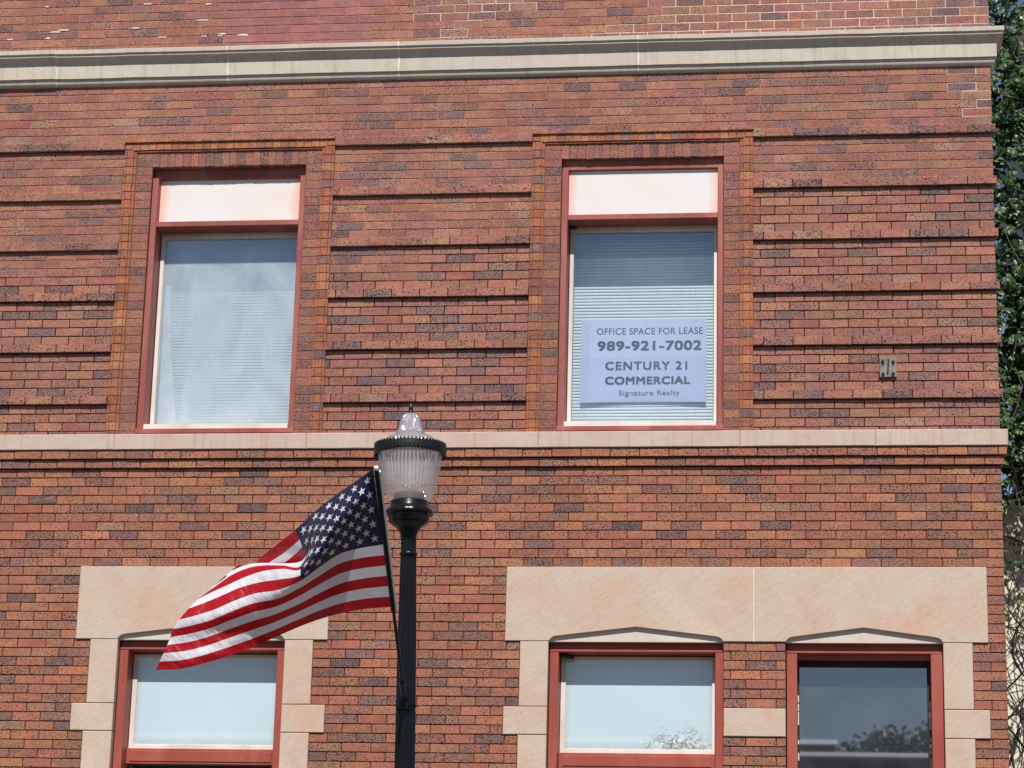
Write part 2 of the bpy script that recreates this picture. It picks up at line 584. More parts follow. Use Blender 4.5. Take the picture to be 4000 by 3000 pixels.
# bare wall for the unseen remainder: ground storey, parapet, side and rear
for _ in range(16):
    x = R.uniform(-6.4, -4.3); z = 6.19 + R.randint(43, 48) * PU + 0.006 + (0.052 if R.random() < .5 else 0); w_ = R.uniform(.015, .05)
    mor.face([(x - w_, -0.0032, z), (x + w_ * .8, -0.0032, z - .003), (x + w_, -0.0032, z + .007), (x + .1 * w_, -0.0032, z + R.uniform(.006, .016)), (x - w_ * .7, -0.0032, z + .008)], c=lin((226, 208, 198)) + (0,))
wall_o = bpart(brk, 'wall', BRICK)
mor_o = bpart(mor, 'mortar_joints', MORTAR)


def mat_plainbrick():
    n = NT('common_brick')
    b = n.new('ShaderNodeTexBrick')
    b.inputs['Scale'].default_value = 1.0
    b.inputs['Brick Width'].default_value = 0.21
    b.inputs['Row Height'].default_value = 0.066
    b.inputs['Mortar Size'].default_value = 0.004
    b.inputs['Color1'].default_value = L4((150, 90, 72)); b.inputs['Color2'].default_value = L4((128, 80, 68)); b.inputs['Mortar'].default_value = L4((128, 70, 56))
    tc = n.new('ShaderNodeTexCoord'); sp = n.new('ShaderNodeSeparateXYZ'); cb = n.new('ShaderNodeCombineXYZ')
    n.link(tc.outputs['Object'], sp.inputs[0])
    n.link(n.math('ADD', sp.outputs[0], sp.outputs[1]), cb.inputs[0]); n.link(sp.outputs[2], cb.inputs[1])
    n.link(cb.outputs[0], b.inputs['Vector'])
    return n.fin(b.outputs[0], 0.85, 0.2)


CBRICK = mat_plainbrick()
core = MB()
core.box(XL, XR - 0.004, 0.004, 14.0, 10.72, 11.6)                     # parapet storey
core.box(XL, XR - 0.004, 0.004, 0.45, 0.0, 2.10)                        # ground storey
core.face([(XR - 0.004, 0.012, 2.10), (XR - 0.004, 14, 2.10), (XR - 0.004, 14, 10.72), (XR - 0.004, 0.012, 10.72)])
core.face([(XL, 14, 0), (XL, 0.012, 0), (XL, 0.012, 10.72), (XL, 14, 10.72)])
core.face([(XR - 0.004, 14, 0), (XL, 14, 0), (XL, 14, 10.72), (XR - 0.004, 14, 10.72)])
core.face([(XR - 0.004, 0.45, 0), (XR - 0.004, 14, 0), (XR - 0.004, 14, 2.1), (XR - 0.004, 0.45, 2.1)])
bpart(core, 'side_wall', CBRICK)
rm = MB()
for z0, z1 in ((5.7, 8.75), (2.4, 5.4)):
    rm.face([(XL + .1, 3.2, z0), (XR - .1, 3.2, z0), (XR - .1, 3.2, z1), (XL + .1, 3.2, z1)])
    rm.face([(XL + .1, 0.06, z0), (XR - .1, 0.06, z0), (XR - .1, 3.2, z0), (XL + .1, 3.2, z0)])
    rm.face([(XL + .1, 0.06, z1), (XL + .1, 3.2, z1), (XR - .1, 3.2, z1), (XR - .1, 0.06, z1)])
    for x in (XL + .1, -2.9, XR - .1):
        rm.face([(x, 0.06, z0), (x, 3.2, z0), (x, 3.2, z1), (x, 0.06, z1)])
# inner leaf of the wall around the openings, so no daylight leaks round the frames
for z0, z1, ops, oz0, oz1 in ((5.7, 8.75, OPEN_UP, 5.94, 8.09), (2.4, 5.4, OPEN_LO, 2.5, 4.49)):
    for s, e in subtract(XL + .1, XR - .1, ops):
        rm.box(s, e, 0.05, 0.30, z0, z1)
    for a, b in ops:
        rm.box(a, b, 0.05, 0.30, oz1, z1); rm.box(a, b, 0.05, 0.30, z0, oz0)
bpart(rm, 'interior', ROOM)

# ------------------------------------------------------------------ stonework


def stone_box(name, x0, x1, z0, z1, p, mat, depth=0.06, ch=0.004, label=None):
    mb = MB()
    g = 0.0022
    # a front face with a slightly uneven edge: subdivide the outline
    nx = max(2, int((x1 - x0) / 0.12)); nz = max(2, int((z1 - z0) / 0.10))
    x0 += g; x1 -= g; z0 += g; z1 -= g
    V = []; F = []
    for j in range(nz + 1):
        for i in range(nx + 1):
            x = x0 + ch + (x1 - x0 - 2 * ch) * i / nx; z = z0 + ch + (z1 - z0 - 2 * ch) * j / nz
            if i in (0, nx): x += R.uniform(-.002, .002)
            if j in (0, nz): z += R.uniform(-.0014, .0014)
            V.append((x, -p + R.uniform(-.0007, .0007), z))
    for j in range(nz):
        for i in range(nx):
            a = j * (nx + 1) + i
            F.append((a, a + 1, a + nx + 2, a + nx + 1))
    ring = [i for i in range(nx + 1)] + [j * (nx + 1) + nx for j in range(1, nz + 1)] + [nz * (nx + 1) + i for i in range(nx - 1, -1, -1)] + [j * (nx + 1) for j in range(nz - 1, 0, -1)]
    n = len(ring); b = len(V)
    for r in ring:
        x, y, z = V[r]
        V.append((x0 if x < x0 + ch * 2 else x1 if x > x1 - ch * 2 else x, -p + ch, z0 if z < z0 + ch * 2 else z1 if z > z1 - ch * 2 else z))
    for r in range(n):
        x, y, z = V[b + r]; V.append((x, depth, z))
    for i in range(n):
        k = (i + 1) % n
        F.append((ring[k], ring[i], b + i, b + k)); F.append((b + k, b + i, b + n + i, b + n + k))
    mb.mesh(V, F)
    return bpart(mb, name, mat, label=label)


# sill course
SX = [XL, -6.75, -5.198, -3.762, -2.064, -0.620, 0.336, XR + 0.053]
for a, b in zip(SX[:-1], SX[1:]):
    stone_box('sill_stone', a, b, 5.836, 5.957, 0.053, SILLSTONE, 0.20 if b < 1 else 0.30, 0.004)
PINKJ = simple('pink_joint_mortar', lin((186, 140, 122)), 0.95, 0.1)
for x in SX[1:-1]:
    jm = MB()
    jm.box(x - 0.003, x + 0.003, -0.0505, 0.0, 5.838, 5.955)
    bpart(jm, 'sill_joint', PINKJ)
# return of the sill on the side wall
# lintels and quoins
LZ0, LZ1 = 4.446, 4.975


def lintel(x0, x1, arches, z1=LZ1, name='lintel'):
    poly = []
    poly.append((x0, LZ0))
    for a, b in arches:
        m = 0.5 * (a + b)
        poly += [(a, LZ0), (a + 0.012, LZ0 + 0.018), (a + 0.03, LZ0 + 0.029), (a + 0.055, LZ0 + 0.035), (m - 0.02, LZ0 + 0.098), (m, LZ0 + 0.101), (m + 0.02, LZ0 + 0.098),
                 (b - 0.055, LZ0 + 0.035), (b - 0.03, LZ0 + 0.029), (b - 0.012, LZ0 + 0.018), (b, LZ0)]
    poly.append((x1, LZ0))
    poly += [(x1, z1), (x0, z1)]
    mb = MB()
    mb.prism([(x, z) for x, z in poly], -0.013, 0.06)
    # chamfer handled with a bevel modifier below
    o = bpart(mb, name, SANDSTONE)
    bv = o.modifiers.new('edge', 'BEVEL'); bv.width = 0.003; bv.segments = 1; bv.limit_method = 'ANGLE'
    for a, b in arches:
        pm = MB()
        pm.box(a - 0.01, b + 0.01, 0.012, 0.06, LZ0 - 0.002, LZ0 + 0.112)
        bpart(pm, 'arch_panel', PALESTONE)
    return o


lintel(-5.396, -3.547, [(-5.084, -3.861)])
lintel(-2.272, -0.5275, [(-1.959, -0.737)])
lintel(-0.5185, 1.085, [(-0.302, 0.776)])
jm = MB(); jm.box(-0.5272, -0.5188, -0.0135, 0.0, LZ0 + 0.001, LZ1 - 0.001)
bpart(jm, 'lintel_joint', JOINT)
Z1_, Z2_, Z3_ = 3.983, 3.784, 2.92
for x0, x1, x2, x3 in ((-5.288, -5.395, -5.298, -5.080), (-2.166, -2.274, -2.168, -1.962)):
    stone_box('quoin', x0, x3, Z1_, LZ0, 0.011, SANDSTONE)
    stone_box('quoin', x1, x3, Z2_, Z1_, 0.012, SANDSTONE)
    stone_box('quoin', x2, x3, Z3_, Z2_, 0.011, SANDSTONE)
    stone_box('quoin', x1, x3, Z3_ - 0.2, Z3_, 0.012, SANDSTONE)
for x0, x1, x2, x3 in ((-3.649, -3.543, -3.649, -3.858), (0.980, 1.088, 0.983, 0.776)):
    stone_box('quoin', x3, x0, Z1_, LZ0, 0.011, SANDSTONE)
    stone_box('quoin', x3, x1, Z2_, Z1_, 0.012, SANDSTONE)
    stone_box('quoin', x3, x2, Z3_, Z2_, 0.011, SANDSTONE)
    stone_box('quoin', x3, x1, Z3_ - 0.2, Z3_, 0.012, SANDSTONE)
stone_box('quoin', -0.734, -0.303, Z2_, Z1_, 0.012, SANDSTONE)
stone_box('quoin', -0.734, -0.303, Z3_ - 0.2, Z3_, 0.012, SANDSTONE)

# cornice: moulded profile, mitred round the corner
prof = [(0.0, 9.003), (0.098, 8.987), (0.101, 8.984), (0.101, 8.953), (0.098, 8.951), (0.089, 8.949), (0.089, 8.931), (0.085, 8.929)]
for i in range(9):
    q = i / 8 * PI / 2
    prof.append((0.048 + 0.035 * (1 - math.sin(q)), 8.927 - 0.050 * (1 - math.cos(q))))
prof += [(0.046, 8.876), (0.047, 8.770), (0.045, 8.768), (0.031, 8.766), (0.031, 8.752)]
for i in range(1, 6):
    q = i / 5 * PI / 2
    prof.append((0.006 + 0.025 * math.cos(q), 8.752 - 0.034 * math.sin(q)))
prof += [(0.0, 8.716)]
CX = [XL, -5.86, -4.51, -3.19, -1.378, XR]
for i, (a, b) in enumerate(zip(CX[:-1], CX[1:])):
    mb = MB(); V = []; F = []
    ex = 0.010 if i == 0 else R.uniform(-.002, .002)
    last = i == len(CX) - 2
    n = len(prof)
    segs = max(2, int((b - a) / 0.15))
    ew = [R.uniform(-.0015, .0015) for _ in range(segs + 1)]
    for s in range(segs + 1):
        x = a + (b - a) * s / segs + (0.002 if s == 0 else 0) - (0.002 if s == segs and not last else 0)
        for p, z in prof:
            V.append((x + (p if last and s == segs else 0), -(p + (ex if p > 0 else 0)), z + (ew[s] if p > 0.04 else 0)))
    for s in range(segs):
        for j in range(n - 1):
            F.append((s * n + j + 1, (s + 1) * n + j + 1, (s + 1) * n + j, s * n + j))
    F.append(tuple(range(n)))
    if last:
        b0 = len(V)
        for p, z in prof: V.append((XR + p, 0.24, z))
        for j in range(n - 1):
            F.append((segs * n + j + 1, b0 + j + 1, b0 + j, segs * n + j))
        F.append(tuple(range(b0 + n - 1, b0 - 1, -1)))
    else:
        F.append(tuple(range((segs + 1) * n - 1, segs * n - 1, -1)))
    mb.mesh(V, F)
    bpart(mb, 'cornice_stone', LIMESTONE)
for x in CX[1:-1]:
    jm = MB()
    V = []; F = []; n = len(prof)
    for s in (-1, 1):
        for p, z in prof: V.append((x + s * 0.0055 + R.uniform(-.0015, .0015), -(p + 0.0015 + R.uniform(0, .001)), z))
    for j in range(n - 1): F.append((j + 1, n + j + 1, n + j, j))
    jm.mesh(V, F)
    bpart(jm, 'cornice_joint', JOINT)

# ------------------------------------------------------------------ upper windows
FRM_Y = 0.020
SASH_Y = 0.180


def surround(x0, x1, ox0, ox1):
    """moulded orange brick band, soldier head and brick jambs round an upper window"""
    b = MB(); m = MB()
    zt = 8.266
    xi0, xi1 = x0 + 0.097, x1 - 0.097
    zs = [5.92 + i * PU for i in range(0, 35)]
    mc = lin((152, 96, 74)) + (0,)
    for side in (0, 1):
        rows = [(z, z + PU) for z in [6.19 + k * PU for k in range(-4, 29)]] + [(6.19 + 29 * PU, 8.187)]
        for z0, z1 in rows:
            c = pick(PAL_OR); jx = R.uniform(-.0012, .0012)
            for lo, hi, p in ((0.002, 0.0195, 0.0155), (0.0222, 0.0730, 0.0190), (0.0757, 0.094, 0.0130)):
                a0, a1 = (x0 + lo, x0 + hi) if side == 0 else (x1 - hi, x1 - lo)
                g = R.uniform(0.93, 1.05)
                b.box(a0 + jx, a1 + jx, -p + R.uniform(-.001, .001), 0.03, z0 + 0.002, z1 - 0.0025, c=tuple(v * g for v in c[:3]) + (c[3],), ch=0.0022, jit=0.0008)
            # flat jamb brick
            a0, a1 = (xi0, ox0) if side == 0 else (ox1, xi1)
            b.box(a0 + 0.003, a1 - 0.001, R.uniform(-.001, .001), 0.10, z0 + 0.003, z1 - 0.003, c=pick(PAL_JB), ch=0.002, jit=0.001)
        a0, a1 = (x0, ox0) if side == 0 else (ox1, x1)
        m.box(*((x0, x0 + 0.097) if side == 0 else (x1 - 0.097, x1)), -0.0070, 0.09, 5.92, 8.19, c=mc)
        m.box(*((xi0, ox0) if side == 0 else (ox1, xi1)), 0.003, 0.09, 5.92, 8.19, c=mc)
    # head band
    n = 27
    L = (x1 - x0) / n
    for i in range(n):
        c = pick(PAL_OR)
        a0, a1 = x0 + i * L, x0 + (i + 1) * L
        dz = R.uniform(-.001, .001)
        b.box(a0 + 0.001, a1 - 0.001, -0.0235, 0.03, 8.247 + dz, zt + dz, c=c, ch=0.002)
        b.box(a0 + 0.0015, a1 - 0.0015, -0.010 + R.uniform(-.001, .001), 0.03, 8.196 + dz, 8.2455, c=c, ch=0.002, jit=0.0008)
        if 0 < i < n - 1:
            b.box(a0 + 0.001, a1 - 0.001, -0.020, 0.03, 8.185 + dz, 8.195, c=c, ch=0.0015)
            b.box(a0 + 0.001, a1 - 0.001, -0.0115, 0.03, 8.170 + dz, 8.1835, c=c, ch=0.0015)
    m.box(x0, x1, 0.001, 0.09, 8.18, 8.262, c=mc)
    # soldier course
    n = 24
    L = (xi1 - xi0) / n
    for i in range(n):
        a0, a1 = xi0 + i * L, xi0 + (i + 1) * L
        b.box(a0 + 0.0018, a1 - 0.0018, R.uniform(-.0012, .0012), 0.12, 8.0535 + R.uniform(-.002, .002), 8.166, c=pick(PAL_JB), ch=0.002, jit=0.001)
    m.box(xi0, xi1, 0.0022, 0.11, 8.058, 8.182, c=lin((132, 74, 58)) + (0,))
    # sits slightly behind its own joints: one part with its mortar
    o = MB()
    o.v = b.v; o.f = b.f; o.m = b.m; o.c = b.c; o.sm = b.sm
    o.mesh(m.v, [], 0)
    base = len(o.v) - len(m.v)
    for f, c in zip(m.f, m.c):
        o.f.append(tuple(base + i for i in f)); o.m.append(1); o.c.append(c); o.sm.append(False)
    return bpart(o, 'window_surround', [BRICK, MORTAR])


def blind(x0, x1, y, z0, z1, parent, pitch=0.0245):
    mb = MB()
    z = z1
    mb.box(x0, x1, y - 0.012, y + 0.02, z1 - 0.002, z1 + 0.03)
    while z > z0:
        h = pitch * 1.10; t = R.uniform(-.0012, .0012)
        V = []; N = 4
        for i in range(N + 1):
            s = i / N
            yy = y - 0.0085 * (1 - s) * 1.0 + 0.0035 * math.sin(PI * s) * -1
            zz = z - h * (1 - s)
            V += [(x0, yy, zz + t), (x1, yy, zz - t)]
        mb.mesh(V, [(2 * i, 2 * i + 1, 2 * i + 3, 2 * i + 2) for i in range(N)], sm=True)
        z -= pitch
    for fx in (0.15, 0.85):
        x = x0 + (x1 - x0) * fx
        mb.tube([(x, y - 0.011, z0), (x, y - 0.011, z1)], 0.0012, 5)
    return mb.build('blind', BLIND, parent)


def upper_window(ox0, ox1, glass, rail_bot, head):
    fr = MB()
    fx0, fx1 = ox0 + 0.004, ox1 - 0.004
    ix0, ix1 = ox0 + 0.050, ox1 - 0.044
    # outer frame, transom bar and sill rail; jambs run back to the sash
    fr.box(fx0, ix0, FRM_Y, 0.25, 6.008, rail_bot, ch=0.003)
    fr.box(ix1, fx1, FRM_Y, 0.25, 6.008, rail_bot, ch=0.003)
    fr.box(fx0, fx1, head, 0.25, rail_bot, 8.10, ch=0.003)
    fr.box(ix0 + .0005, ix1 - .0005, FRM_Y + 0.003, 0.25, 7.583, 7.624, ch=0.003)
    fr.box(fx0 - 0.004, fx1 + 0.01, FRM_Y - 0.022, 0.25, 5.972, 6.008, ch=0.004)
    o = bpart(fr, 'window', RED)
    pn = MB(); pn.box(ix0 + 0.002, ix1 - 0.002, head + 0.024, head + 0.04, 7.6245, rail_bot - 0.001)
    pn.build('transom_panel', PANEL, o)
    sx0, sx1 = ix0 + 0.006, ix1 - 0.010
    st = MB()
    st.box(sx0, sx0 + 0.029, SASH_Y, 0.225, 6.050, 7.565, ch=0.002); st.box(sx1 - 0.024, sx1, SASH_Y, 0.225, 6.050, 7.565, ch=0.002)
    st.box(sx0 + 0.029, sx1 - 0.024, SASH_Y + 0.001, 0.225, 7.540, 7.565, ch=0.002); st.box(sx0 + 0.029, sx1 - 0.024, SASH_Y + 0.001, 0.225, 6.050, 6.064, ch=0.002)
    st.box(sx0 - 0.004, sx1 + 0.004, 0.188, 0.24, 7.565, 7.582); st.box(sx0 - 0.004, sx1 + 0.004, 0.03, 0.24, 6.0085, 6.050)
    st.build('sash', IVORY, o)
    gl = MB(); gl.box(sx0 + 0.0285, sx1 - 0.0235, 0.196, 0.200, 6.0635, 7.5405)
    gl.build('pane', glass, o)
    blind(sx0 + 0.0, sx1 + 0.0, 0.335, 6.03, 7.56, o)
    return o


w1 = None
for (x0, x1), (a, b), g, rb in zip(W_UP, OPEN_UP, (GLASS_HAZE, GLASS_CLEAR), (7.972, 7.978)):
    hd = 0.062 if w1 is None else 0.040
    surround(x0, x1, a, b)
    wo = upper_window(a, b, g, rb, hd)
    if w1 is None: w1 = wo
    else: w2 = wo
# first window: a fallen curtain edge behind the haze ; second: little dark catch in the sash corner
cm = MB()
cu = []
for i in range(13):
    t = i / 12
    z = 7.25 - t * 1.18
    xr = -4.955 + 0.012 + 0.115 * t ** 1.6
    cu.append((xr, z))
V = []
for xr, z in cu: V += [(-4.985, 0.300, z), (-4.97 + (xr + 4.97) * 0.5, 0.292, z), (xr, 0.305, z)]
cm.mesh(V, [f for i in range(12) for f in ((3 * i + 3, 3 * i + 4, 3 * i + 1, 3 * i), (3 * i + 4, 3 * i + 5, 3 * i + 2, 3 * i + 1))], sm=True)
cm.build('curtain', simple('white_curtain', lin((232, 236, 236)), 0.9, 0.1), w1)
lm = MB()
for x in (-1.872, -1.850): lm.tube([(x, 0.15, 7.572), (x, 0.178, 7.572)], 0.011, 10)
lm.build('latch', DARKIRON, w2)


# ------------------------------------------------------------------ lower windows
def lower_window(ox0, ox1, glass, white, sash_y=SASH_Y):
    fr = MB()
    fx0, fx1 = ox0 + 0.006, ox1 - 0.003
    ix0, ix1 = ox0 + (0.068 if white else 0.078), ox1 - (0.058 if white else 0.082)
    zt = 4.444
    zb = 2.75
    hb = 4.376 if white else 4.374
    fr.box(fx0, ix0, FRM_Y + 0.02, 0.30, zb, hb, ch=0.003); fr.box(ix1, fx1, FRM_Y + 0.02, 0.30, zb, hb, ch=0.003)
    fr.box(fx0, fx1, FRM_Y + 0.018, 0.30, hb, hb + 0.016, ch=0.003)
    fr.box(fx0, fx1, FRM_Y + 0.052, 0.30, hb + 0.016, zt + 0.05)
    if white:
        fr.box(ix0 + .0005, ix1 - .0005, 0.15, 0.26, 3.570, 3.682, ch=0.004)
        fr.box(ix0 + .03, ix1 - .03, 0.144, 0.149, 3.588, 3.664, ch=0.003)
        fr.box(ix0 + .0005, ix1 - .0005, sash_y + 0.012, 0.26, 4.366, hb - .0005)
    else:
        fr.box(ix0 + .0005, ix1 - .0005, 0.085, 0.26, hb - 0.03, hb - 0.0005)
    fr.box(fx0, fx1, FRM_Y - 0.01, 0.30, zb - 0.06, zb, ch=0.004)
    o = bpart(fr, 'window', REDLOW)
    if white:
        sx0, sx1 = ix0 + 0.004, ix1 - 0.004
        st = MB()
        st.box(sx0, sx0 + 0.036, sash_y, 0.225, 3.683, 4.366, ch=0.002); st.box(sx1 - 0.026, sx1, sash_y, 0.225, 3.683, 4.366, ch=0.002)
        st.box(sx0 + 0.036, sx1 - 0.026, sash_y + 0.001, 0.225, 4.342, 4.366, ch=0.002); st.box(sx0 + 0.036, sx1 - 0.026, sash_y + 0.001, 0.225, 3.683, 3.714, ch=0.002)
        st.build('sash', IVORY, o)
        gl = MB(); gl.box(sx0 + 0.0355, sx1 - 0.0255, 0.192, 0.197, 3.7135, 4.3425)
        gl.build('pane', glass, o)
        gl = MB(); gl.box(ix0, ix1, 0.20, 0.205, zb, 3.5695)
        gl.build('pane', GLASS_DARK, o)
    else:
        sx0, sx1 = ix0 + 0.002, ix1 - 0.002
        st = MB()
        st.box(sx0, sx0 + 0.012, sash_y, 0.225, zb, 4.300); st.box(sx1 - 0.022, sx1, sash_y, 0.225, zb, 4.300)
        st.box(sx0, sx1, sash_y, 0.225, 4.300, 4.343)
        # ragged old ivory paint along the stops
        pm = st
        for xx, s in ((sx0, 1), (sx1, -1)):
            z = zb
            while z < 4.15:
                h = R.uniform(0.02, 0.09)
                if R.random() < 0.8: pm.box(min(xx, xx + s * R.uniform(.005, .011)), max(xx, xx + s * 0.008), sash_y - 0.004, sash_y - 0.0005, z, z + h, m=1)
                z += h + R.uniform(0.0, 0.02)
        st.build('sash', [DARKIRON, IVORY], o)
        gl = MB(); gl.box(sx0 + 0.0115, sx1 - 0.0215, 0.192, 0.197, zb, 4.3005)
        gl.build('pane', GLASS_DARK, o)
        bk = MB(); bk.box(sx0 - 0.05, sx1 + 0.05, 0.36, 0.37, zb, 4.34)  # dark sheet standing in for the unlit room behind the pane
        bk.build('dark_room_sheet', simple('charcoal_dark_room', (0.035, 0.037, 0.041), 0.8, 0.2), o)
    return o


w3 = lower_window(*OPEN_LO[0], FILM, True)
w4 = lower_window(*OPEN_LO[1], FILM_PEEL, True)
w5 = lower_window(*OPEN_LO[2], GLASS_DARK, False)
lm = MB(); lm.tube([(-1.885, 0.10, 4.360), (-1.80, 0.14, 4.352)], [0.018, 0.016], 10)
lm.build('latch', DARKIRON, w4)

# ------------------------------------------------------------------ lease sign
sg = empty('lease_sign', (-1.340, 0.300, 6.2595))
sg.scale = (1.00747,) * 3
tag(sg, 'pale blue paper office lease sign taped inside the window with blinds', 'sign')


def sheet(z0, z1, mat, name, curl):
    mb = MB(); V = []; F = []; NX, NZ = 14, 6
    for s in (0, 1):
        for j in range(NZ + 1):
            for i in range(NX + 1):
                x = -1.790 + 0.918 * i / NX; z = z0 + (z1 - z0) * j / NZ
                y = 0.216 + s * 0.0015
                if curl and j == 0: y += 0.012 * math.sin(PI * i / NX); z += 0.006 * math.sin(PI * i / NX)
                V.append((x, y, z))
    n = (NX + 1) * (NZ + 1)
    for j in range(NZ):
        for i in range(NX):
            a = j * (NX + 1) + i
            F.append((a, a + 1, a + NX + 2, a + NX + 1)); F.append((n + a + NX + 1, n + a + NX + 2, n + a + 1, n + a))
    mb.mesh(V, F, sm=True)
    return _rel(mb, name, mat, sg)


def _rel(mb, name, mat, parent):
    off = Vector((-1.33, 0.216, 6.225)) if parent is sg else Vector(parent.location)
    mb.v = [tuple(Vector(v) - off) for v in mb.v]
    return mb.build(name, mat, parent)


sheet(6.5655, 6.850, simple('pale_blue_paper', lin((210, 219, 246)), 0.5, 0.3, var=0.02), 'upper_sheet', False)
sheet(6.2260, 6.5650, simple('lavender_paper', lin((198, 210, 241)), 0.5, 0.3, var=0.02), 'lower_sheet', True)
INK = simple('navy_ink', (0.016, 0.022, 0.050), 0.5, 0.3)
INKL = simple('pale_grey_ink', lin((172, 184, 210)), 0.5, 0.3)


def text_mesh(mb, s, x0, x1, z0, cap, y, bold=0.0, space=1.0, m=0):
    cu = bpy.data.curves.new('t', 'FONT')
    cu.body = s; cu.size = 1.0; cu.offset = 0.0; cu.space_character = space; cu.fill_mode = 'FRONT'; cu.resolution_u = 5
    ob = bpy.data.objects.new('t', cu); COL.objects.link(ob)
    dg = bpy.context.evaluated_depsgraph_get()
    me = bpy.data.meshes.new_from_object(ob.evaluated_get(dg))
    V = [v.co.copy() for v in me.vertices]; F = [tuple(p.vertices) for p in me.polygons]
    bpy.data.objects.remove(ob); bpy.data.curves.remove(cu)
    xs = [v.x for v in V]
    # cap height of the built-in face, measured on a capital
    capu = text_mesh.cap
    a = min(xs); k = (x1 - x0) / (max(xs) - a)
    e = bold * cap
    for n_, (ex, ez) in enumerate(((-1, -1), (1, -1), (1, 1), (-1, 1), (0, 0)) if bold else ((0, 0),)):
        mb.mesh([(x0 + e + (v.x - a) * k * (x1 - x0 - 2 * e) / (x1 - x0) + ex * e, y - 0.00012 * n_, z0 + e + v.y * (cap - 2 * e) / capu + ez * e) for v in V], F, m)
    bpy.data.meshes.remove(me)


cu = bpy.data.curves.new('t', 'FONT'); cu.body = 'H'; cu.size = 1
ob = bpy.data.objects.new('t', cu); COL.objects.link(ob)
me = bpy.data.meshes.new_from_object(ob.evaluated_get(bpy.context.evaluated_depsgraph_get()))
text_mesh.cap = max(v.co.y for v in me.vertices)
bpy.data.objects.remove(ob); bpy.data.curves.remove(cu); bpy.data.meshes.remove(me)
TY = 0.2152
for body, x0, x1, z0, cap, bold, spc in (('OFFICE SPACE FOR LEASE', -1.675, -0.899, 6.739, 0.050, 0.012, 1.06), ('989-921-7002', -1.668, -0.907, 6.6165, 0.074, 0.050, 1.08),
                                         ('CENTURY 21', -1.609, -1.010, 6.469, 0.065, 0.045, 1.18), ('COMMERCIAL', -1.609, -0.988, 6.359, 0.061, 0.060, 1.10), ('Signature Realty', -1.506, -1.063, 6.279, 0.036, 0.012, 1.10)):
    tx = MB()
    text_mesh(tx, body, x0, x1, z0, cap, TY, bold, spc)
    _rel(tx, 'lettering', INK, sg)
ar = MB()
for j in range(27):
    for i in range(3):
        cx = -1.775 + i * 0.021; cz = 6.245 + j * 0.0225; s = 1 if (i + j) % 2 else -1
        V = []
        for k in range(7):
            q = (k / 6 - 0.5) * PI * 1.1
            for r in (0.0065, 0.0085): V.append((cx + s * r * math.cos(q), TY, cz + r * math.sin(q)))
        ar.mesh(V, [(2 * k, 2 * k + 2, 2 * k + 3, 2 * k + 1) for k in range(6)])
_rel(ar, 'border_pattern', INKL, sg)
ar = MB()
ar.mesh([(-0.973 + 0.005 * math.cos(q * PI / 4), TY, 6.364 + 0.005 * math.sin(q * PI / 4)) for q in range(8)], [tuple(range(8))])
_rel(ar, 'registered_dot', INKL, sg)

# ------------------------------------------------------------------ steel plate on the wall
pt = empty('wall_plate', (0.430, 0.0, 6.42))
tag(pt, 'small grey steel anchor plate bolted to the brick wall right of the lease window', 'wall plate')
mb = MB(); mb.box(0.370, 0.491, -0.020, -0.002, 6.349, 6.498, ch=0.002)
_rel(mb, 'plate', STEEL, pt)
for x, z in ((0.393, 6.471), (0.467, 6.468), (0.394, 6.379), (0.466, 6.381)):
    mb = MB(); mb.tube([(x, -0.0195, z), (x, -0.036, z)], 0.0115, 6, sm=False); mb.tube([(x, -0.036, z), (x, -0.046, z)], 0.006, 8)
    _rel(mb, 'bolt', STEEL, pt)
mb = MB(); mb.tube([(0.432, -0.0195, 6.447), (0.432, -0.060, 6.449), (0.431, -0.078, 6.455), (0.431, -0.084, 6.466)], [0.006, 0.006, 0.007, 0.006], 8)
_rel(mb, 'hook', STEEL, pt)

# ------------------------------------------------------------------ street lamp
LY = -2.60
top = at(1605.6, 1574, LY); bot = at(1580.5, 3000, LY)
ax = (top - bot).normalized()
base = bot - ax * (bot.z - 0.12) / ax.z
lamp = empty('street_lamp', base)
tag(lamp, 'black fluted street lamp with clear acorn globe in front of the brick facade', 'street lamp')
lamp.rotation_euler = ax.to_track_quat('Z', 'Y').to_euler()
LLEN = (top - base).length
PXM = 0.0016


def lz(py):
    """height along the post of a photo row sighted on its axis"""
    t = (py - 1574) / (3000 - 1574)
    q = at(1605.6 + (1580.5 - 1605.6) * t, py, LY)
    return (q - base).dot(ax)


s_px = (at(1741, 1760, LY) - at(1464, 1760, LY)).length / 277


def rp(px): return px * s_px


def lpart(mb, name, mat, par=lamp):
    return mb.build(name, mat, par)


def flute(n, d):
    def f(r, z, q, k):
        return r * (1 - d * abs(math.sin(q * n / 2)) ** 0.6 * 1.0)
    return f


mb = MB()
mb.lathe([(rp(48), 0.9), (rp(39), lz(3000)), (rp(36), lz(2500)), (rp(31), lz(2185)), (rp(29), lz(2172))], 96, rfun=lambda r, z, q, k: r * (1 - 0.15 * (0.5 + 0.5 * math.cos(14 * q)) ** 0.8))
lpart(mb, 'pole', BLACKPAINT)
mb = MB()
mb.lathe([(0.0, 0), (0.20, 0), (0.20, 0.06), (0.17, 0.09), (0.16, 0.3), (0.12, 0.55), (0.10, 0.62), (0.105, 0.68), (rp(50), 0.76), (rp(48), 0.9)], 24)
lpart(mb, 'base', BLACKPAINT)
mb = MB()
mb.lathe([(rp(29), lz(2174)), (rp(34), lz(2171)), (rp(35.5), lz(2166)), (rp(34), lz(2160)), (rp(30), lz(2157))], 32)
lpart(mb, 'collar', BLACKPAINT)
mb = MB()
mb.lathe([(rp(30), lz(2160)), (rp(29.5), lz(2106))], 96, rfun=lambda r, z, q, k: r * (1 - 0.15 * (0.5 + 0.5 * math.cos(14 * q)) ** 0.8))
